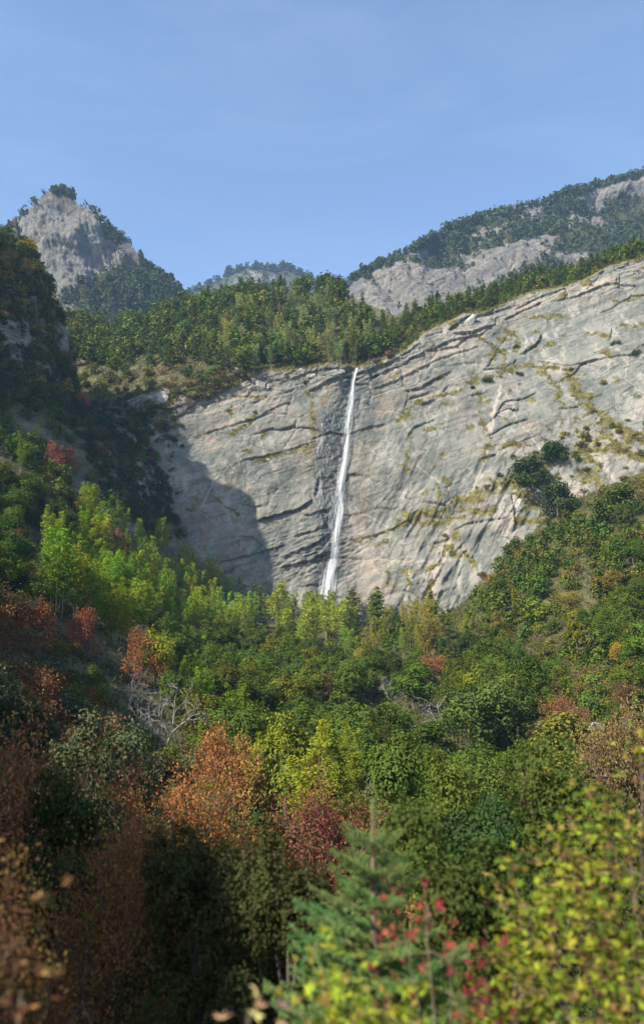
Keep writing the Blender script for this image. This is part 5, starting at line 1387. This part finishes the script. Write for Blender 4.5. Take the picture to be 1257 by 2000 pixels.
far_wood(*mt2, 8500, 9.0, (.064, .09, .024), 'dark woods between the rock bands of the upper right ridge', 12)
far_wood(*mt3, 1400, 16.0, (.06, .085, .024), 'blue green woods on the low far mountain', 13, cards=18)

# ------------------------------------------------------------------ undergrowth and ledge grass
def ground_cover(name, pts, size, col, label, seed, per=7, upright=.6):
    rng = np.random.default_rng(seed); n = len(pts)
    s = size * rng.uniform(.5, 1.3, n)
    d = rng.normal(size=(n, per, 3)) * [.55, .55, .3] + [0, 0, .35]
    p = pts[:, None] + d * s[:, None, None]
    g = Geo()
    along = rng.normal(size=(n * per, 3)) + [0, 0, upright * 2.2]
    g.cards(p.reshape(-1, 3), rng.normal(size=(n * per, 3)) + [0, -.3, .4], np.repeat(s, per) * rng.uniform(.5, 1.1, n * per), np.repeat(s, per) * .22 * rng.uniform(.6, 1.6, n * per), along=along, rng=rng)
    o = link(name, g.mesh(name, M_LEAF, fattr={'tint': np.clip(rng.random((n, 1)) * .6 + rng.random((n, per)) * .4, 0, 1).ravel()}), label=label, cat=name, kind='stuff')
    o.color = (*col, 1)
Y_ = 26 + 316 * RNG.random(25000) ** .9
X_ = RNG.uniform(-.46, .46, 25000) * Y_ * 1.1
Yn = RNG.uniform(1.5, 30, 5200); Xn = RNG.uniform(-1, 1, 5200) * (7 + .5 * Yn)
def on_ground(x, y):
    z = ground(x, y); k_ = (y < cliff_plane(x, z) - .5) & (np.abs(x) < 150)
    return np.stack([x, y, z], -1)[k_]
Gp = on_ground(X_, Y_); Gn = on_ground(Xn, Yn)
sel = noise(Gp[:, 0] * .05, Gp[:, 1] * .05, 3.) + RNG.normal(size=len(Gp)) * .25
ground_cover('undergrowth', Gp[sel > .05], 1.25, (.050, .066, .011), 'low green scrub covering the valley slopes', 21, 5)
ground_cover('undergrowth', Gp[sel <= .05], 1.15, (.095, .088, .024), 'tan and olive dry scrub on the valley slopes', 22, 5)
ground_cover('undergrowth', Gn, .42, (.055, .066, .014), 'weeds and fallen leaves on the steep bank below the lookout', 26, 6)
XG = RNG.uniform(25, 150, 16000); YG_ = RNG.uniform(95, 320, 16000); ZG = ground(XG, YG_); okg = (YG_ < cliff_plane(XG, ZG) - .5) & (XG < .43 * YG_ + 6)
PGr = np.stack([XG, YG_, ZG], -1)[okg]; hlf = len(PGr) // 2
ground_cover('hill_grass', PGr[:hlf], .85, (.165, .15, .05), 'tan dry grass over the open parts of the right slope', 31, 7, 1.0)
ground_cover('hill_grass', PGr[hlf:], .95, (.10, .12, .02), 'olive green weeds among the dry grass of the right slope', 32, 7)
# grass on the cliff ledges follows the mossy bands of the rock
w_ = moss.ravel() * smooth(.25, .7, moss.ravel())
ii = RNG.choice(len(w_), 9000, p=w_ / w_.sum())
Cp = co.reshape(-1, 3)[ii] + [0, -.1, 0]
ground_cover('ledge_grass', Cp[:5500], .75, (.12, .115, .026), 'olive grass growing in bands on the cliff ledges', 23, 6)
ground_cover('ledge_grass', Cp[5500:], .8, (.17, .13, .048), 'tan dry grass in bands on the cliff ledges', 24, 6)
XX = RNG.uniform(-130, 195, 9000); DD = RNG.uniform(.3, 55, 9000)
YY = rim_y(XX) + DD; sel = noise(XX * .08, YY * .08, 5.) + .3 * RNG.normal(size=9000)
PR = np.stack([XX, YY, terrace(XX, YY)], -1)
ground_cover('rim_scrub', PR[sel > .1], 1.7, (.15, .15, .035), 'olive scrub along the top of the cliff', 25, 7)
ground_cover('rim_scrub', PR[sel < -.15], 1.4, (.18, .15, .06), 'dry tan scrub along the top of the cliff', 26, 7)
# ------------------------------------------------------------------ nearest plants: young spruce, maple, red creeper
M_STEM = bark_material('stem_bark', (.10, .07, .045), (.22, .16, .10))
def brush(rng, g, tint, a, b, dens=420, ln=.042, r=.016, tip=0):
    """a twig clothed in needles"""
    L_ = np.linalg.norm(b - a); n = max(8, int(dens * L_)); u = rng.random(n)[:, None]
    ax_ = (b - a) / (L_ + 1e-9)
    rd = unit(rng.normal(size=(n, 3)) - 0); rd = unit(rd - (rd @ ax_)[:, None] * ax_ + [0, 0, .25])
    dr = unit(rd + ax_ * .75)
    c = a + (b - a) * u + dr * ln * .5
    g.cards(c, unit(np.cross(dr, rng.normal(size=(n, 3)))), ln * rng.uniform(.8, 1.2, n), ln * .16, along=dr, rng=rng)
    tint.append(np.clip(.25 + .45 * rng.random(n) + .3 * u[:, 0] * tip, 0, 1))
def spruce_branch(seed):
    rng = np.random.default_rng(seed); g = Geo(); T = []; w = Geo()
    n = 8; f = np.linspace(0, 1, n)
    P = np.stack([f, .05 * np.sin(f * 3), .22 * f ** 2 - .05 * f], -1)
    w.tube(P, np.linspace(.018, .005, n), 5)
    for i in range(n - 1): brush(rng, g, T, P[i], P[i + 1], 380, tip=f[i])
    for i in range(1, n - 1):
        for s in (-1, 1):
            L_ = (.52 * (1 - f[i]) + .10) * rng.uniform(.8, 1.15)
            d = unit(np.array([.75, s * .75, rng.uniform(.0, .30)])); e = P[i] + d * L_
            w.tube([P[i], e], [.007, .003], 4); brush(rng, g, T, P[i], e, 420, tip=1)
            if L_ > .3:
                for s2 in (-1, 1):
                    m = P[i] + d * L_ * .5; d2 = unit(d + np.array([0, s2 * .7, .1])); brush(rng, g, T, m, m + d2 * L_ * .38, 420, tip=1)
    return w.mesh('branch', M_STEM), g.mesh('needles', M_NEEDLE, fattr={'tint': np.concatenate(T)})
SB = [spruce_branch(300 + i) for i in range(5)]
tipP = at(727, 1568, 6.6)
gz = float(ground(tipP[0], tipP[1]))
sp_ = link('spruce_tree', None, loc=(tipP[0], tipP[1], gz), label='young blue green spruce with an upright leader at the lower centre', cat='spruce')
H_ = tipP[2] - gz
g = Geo(); g.tube([[0, 0, -.3], [0, 0, H_ * .4], [0, 0, H_ * .8], [0, 0, H_]], [.07, .05, .022, .006], 8); link('trunk', g.mesh('trunk', M_STEM), sp_)
rng = np.random.default_rng(77)
g = Geo(); T = []; brush(rng, g, T, np.array([0, 0, H_ - .42]), np.array([0, 0, H_ + .01]), 900, .036, tip=1)
o = link('leader', g.mesh('leader', M_NEEDLE, fattr={'tint': np.concatenate(T)}), sp_); o.color = (.23, .30, .09, 1)
SPR = (.165, .25, .07)
z = H_ - .36; a0 = 0
while z > H_ - 2.6:
    dn = H_ - z
    Lb = .14 + .46 * dn if dn < 1.6 else .88
    nb = 5 if dn < .5 else 8
    for b in range(nb):
        i = int(rng.integers(0, 5)); s = Lb * rng.uniform(.8, 1.15)
        br = bpy.data.objects.new('branch', SB[i][0]); COL.objects.link(br); br.parent = sp_; br.location = (0, 0, z + rng.uniform(-.05, .05))
        br.rotation_euler = (rng.uniform(-.2, .2), -rng.uniform(.25, .65) if dn < .8 else -rng.uniform(.0, .35), a0 + b * 2 * math.pi / nb + rng.uniform(-.25, .25)); br.scale = (s, s, s)
        ne = bpy.data.objects.new('needles', SB[i][1]); COL.objects.link(ne); ne.parent = br; ne.color = (*vary(SPR, .15), 1)
    a0 += .5; z -= .17 + .08 * min(1, dn)

def star_leaf(seed):
    """a five lobed leaf, cupped a little along its veins"""
    rng = np.random.default_rng(seed)
    ang = np.array([-2.35, -1.75, -1.15, -.60, 0, .60, 1.15, 1.75, 2.35]); ra = np.array([.30, .62, .26, .88, .34, .88, .26, .62, .30]) 
    ang = np.array([-2.5, -1.9, -1.4, -.95, -.48, 0, .48, .95, 1.4, 1.9, 2.5]); ra = np.array([.16, .58, .30, .86, .36, 1.0, .36, .86, .30, .58, .16])
    v = np.stack([ra * np.sin(ang), ra * np.cos(ang), .16 * ra ** 2 * rng.uniform(.5, 1.4, len(ra)) - .12 * (np.arange(len(ra)) % 2 == 0)], -1)
    v = np.concatenate([[[0, -.05, -.05]], v]); n = len(ra)
    stem = np.array([[.012, -.04, -.05], [-.012, -.04, -.05], [-.010, -.62, -.20], [.010, -.62, -.20]])
    return v, np.array([[0, i + 1, i] for i in range(1, n)]), stem
SL = [star_leaf(i) for i in range(4)]
def leaf_mesh(i, size):
    v, t, st = SL[i]; g = Geo(); g.add(v * size, None, t); g.add(st * size, [[0, 1, 2, 3]])
    return g.mesh('leaf', M_LEAF)
from mathutils import Matrix
def leafy(name, label, cat, blobs, base, n, size, cols, n_obj, seed, clump=.16, sr=1.0):
    """a plant of large lobed leaves: blobs = (px, py, depth, rx, rz, weight)"""
    rng = np.random.default_rng(seed)
    gz = float(ground(base[0], base[1])); root = link(name, None, loc=(base[0], base[1], gz), label=label, cat=cat)
    R0 = np.array([base[0], base[1], gz])
    W = np.array([b[5] for b in blobs], float); W /= W.sum()
    st = Geo(); P = []; N = []; K = []
    cl = []
    for bi, (bx, by, bY, rx, rz, w) in enumerate(blobs):
        C = at(bx, by, bY); m = max(3, int(n * W[bi] / 11))
        d = unit(rng.normal(size=(m, 3))) * (rng.random(m)[:, None] ** .42)
        cl.append(C + d * [rx, rx * .8, rz])
        hub = C - np.array([0, 0, rz * .6])
        mid_ = (R0 + hub) / 2 + rng.normal(size=3) * .08
        st.tube(np.array([[0, 0, -.2], mid_ - R0, hub - R0, C + [0, 0, rz * .5] - R0]), np.array([.028, .02, .012, .005]) * sr, 6)
        for c in cl[-1][::2]:
            h2 = hub + (C + [0, 0, rz * .5] - hub) * rng.random()
            st.tube(np.array([h2, (h2 + c) / 2 + rng.normal(size=3) * .03, c]) - R0, [.006, .004, .0025], 3)
    cl = np.concatenate(cl)
    i = rng.integers(0, len(cl), n)
    P = cl[i] + rng.normal(size=(n, 3)) * clump * .6
    N = unit(rng.normal(size=(n, 3)) * .55 + [0, -.35, .75])
    Uy = unit(rng.normal(size=(n, 3)) + [0, -.2, -.5]); Uy = unit(Uy - (Uy * N).sum(1)[:, None] * N); Ux = np.cross(Uy, N)
    sz = size * rng.uniform(.65, 1.2, n); k_ = rng.integers(0, 4, n)
    link('stem', st.mesh('stem', M_STEM), root)
    dist = np.linalg.norm(P, axis=1); order_ = np.argsort(dist)
    cols = [np.array(c) for c in cols]; pc = rng.integers(0, len(cols), n)
    LM = [leaf_mesh(i, 1.0) for i in range(4)]
    for q in order_[:n_obj]:
        o = bpy.data.objects.new('leaf', LM[k_[q]]); COL.objects.link(o); o.parent = root
        M = Matrix((tuple(Ux[q] * sz[q]), tuple(Uy[q] * sz[q]), tuple(N[q] * sz[q]))).transposed().to_4x4(); M.translation = P[q] - R0
        o.matrix_local = M
        o.color = (*np.clip(cols[pc[q]] * rng.uniform(.75, 1.2) * (1 + rng.normal(size=3) * .08), 0, .8), 1)
    rest = order_[n_obj:]
    if len(rest):
        g = Geo(); cc = []
        for q in rest:
            v, t, s_ = SL[k_[q]]; B = np.stack([Ux[q], Uy[q], N[q]]) * sz[q]
            g.add(v @ B + P[q] - R0, None, t); cc.append(np.tile([*np.clip(cols[pc[q]] * rng.uniform(.75, 1.2), 0, .8), 1], (len(t), 1)))
        nf = sum(len(c) for c in cc)
        me = g.mesh('foliage', M_LEAF, fattr={'tint': np.repeat(rng.random(len(rest)), len(SL[0][1])), 'owncol': np.ones(nf)})
        at_ = me.attributes.new('leafcol', 'FLOAT_COLOR', 'FACE'); at_.data.foreach_set('color', np.concatenate(cc).astype(np.float32).ravel())
        link('foliage', me, root, kind='stuff')
    return root
YG = [(.22, .25, .022), (.29, .30, .028), (.12, .17, .016), (.24, .18, .04), (.17, .095, .045), (.08, .12, .016), (.18, .22, .018)]
leafy('maple_tree', 'yellow green star leaved maple filling the lower right corner', 'maple',
      [(1185, 1600, 6.4, .30, .32, 1.1), (1250, 1470, 6.6, .14, .18, .3), (1105, 1700, 6.2, .30, .28, 1.2), (1235, 1740, 6.0, .42, .40, 2.0), (1035, 1815, 6.1, .30, .30, 1.1), (1150, 1860, 5.7, .46, .38, 2.2),
       (1005, 1950, 5.6, .26, .28, 1.0), (1120, 2010, 5.3, .44, .34, 1.8), (1270, 1950, 5.3, .4, .45, 1.8), (1000, 1705, 6.3, .10, .10, .15)],
      (2.5, 6.6), 2300, .056, YG, 290, 41, .14, .6)
leafy('maple_sapling', 'small yellow green maple in front of the spruce foot', 'maple', [(690, 1985, 5.0, .27, .17, 1.5), (770, 2030, 4.8, .24, .15, .8), (640, 1920, 5.2, .12, .12, .5)], (.3, 5.2), 260, .058, YG[:4], 200, 42)
leafy('red_creeper', 'crimson leaved vine hanging right of the young spruce', 'vine', [(830, 1760, 5.6, .2, .22, .9), (880, 1880, 5.4, .26, .28, 1.0), (800, 1850, 5.7, .16, .22, .9), (900, 1970, 5.2, .2, .2, .5)], (.95, 5.7), 120, .050,
      [(.27, .04, .035), (.20, .03, .028), (.27, .08, .045), (.13, .05, .022)], 180, 43, .18, .35)
leafy('brown_sapling', 'few large russet leaves at the lower left edge', 'sapling', [(-5, 1860, 4.0, .12, .2, 1.0), (40, 1960, 3.9, .1, .1, .5)], (-1.75, 4.2), 30, .06, [(.20, .10, .035), (.16, .09, .04), (.13, .06, .028)], 30, 44)
leafy('pale_sapling', 'pale tan leaves poking up at the bottom edge left of the maple', 'sapling', [(485, 1990, 3.8, .06, .05, 1.0), (560, 2010, 3.7, .05, .05, .6)], (-.4, 3.9), 26, .065, [(.42, .30, .16), (.36, .22, .14)], 26, 45)
# ------------------------------------------------------------------ haze
import bmesh
bm = bmesh.new(); bmesh.ops.create_cube(bm, size=1.0)
hz = bpy.data.meshes.new('haze'); bm.to_mesh(hz); bm.free()
bpy.context.view_layer.update()
lo_, hi_ = np.full(3, 1e9), np.full(3, -1e9)
for o in SC.objects:
    if o.type == 'MESH' and o.name != 'haze':
        bb = np.array([o.matrix_world @ Vector(c_) for c_ in o.bound_box]); lo_ = np.minimum(lo_, bb.min(0)); hi_ = np.maximum(hi_, bb.max(0))
HB = [(float(lo_[0] - 40), float(hi_[0] + 40)), (float(lo_[1] - 40), float(hi_[1] + 40)), (float(lo_[2] - 1), float(hi_[2] + 4))]
ho = link('haze', hz, label='thin blue haze filling the valley air', cat='haze', kind='stuff')
ho.location = [(a + b) / 2 for a, b in HB]; ho.scale = [b - a for a, b in HB]
k = NT('haze')
k.n.remove(k.b)
pv = k.node('ShaderNodeVolumePrincipled')
pv.inputs['Color'].default_value = (.42, .66, 1.0, 1)
pv.inputs['Density'].default_value = 0.00011
pv.inputs['Anisotropy'].default_value = 0.0
k.l.new(pv.outputs[0], k.out.inputs['Volume'])
hz.materials.append(k.m)
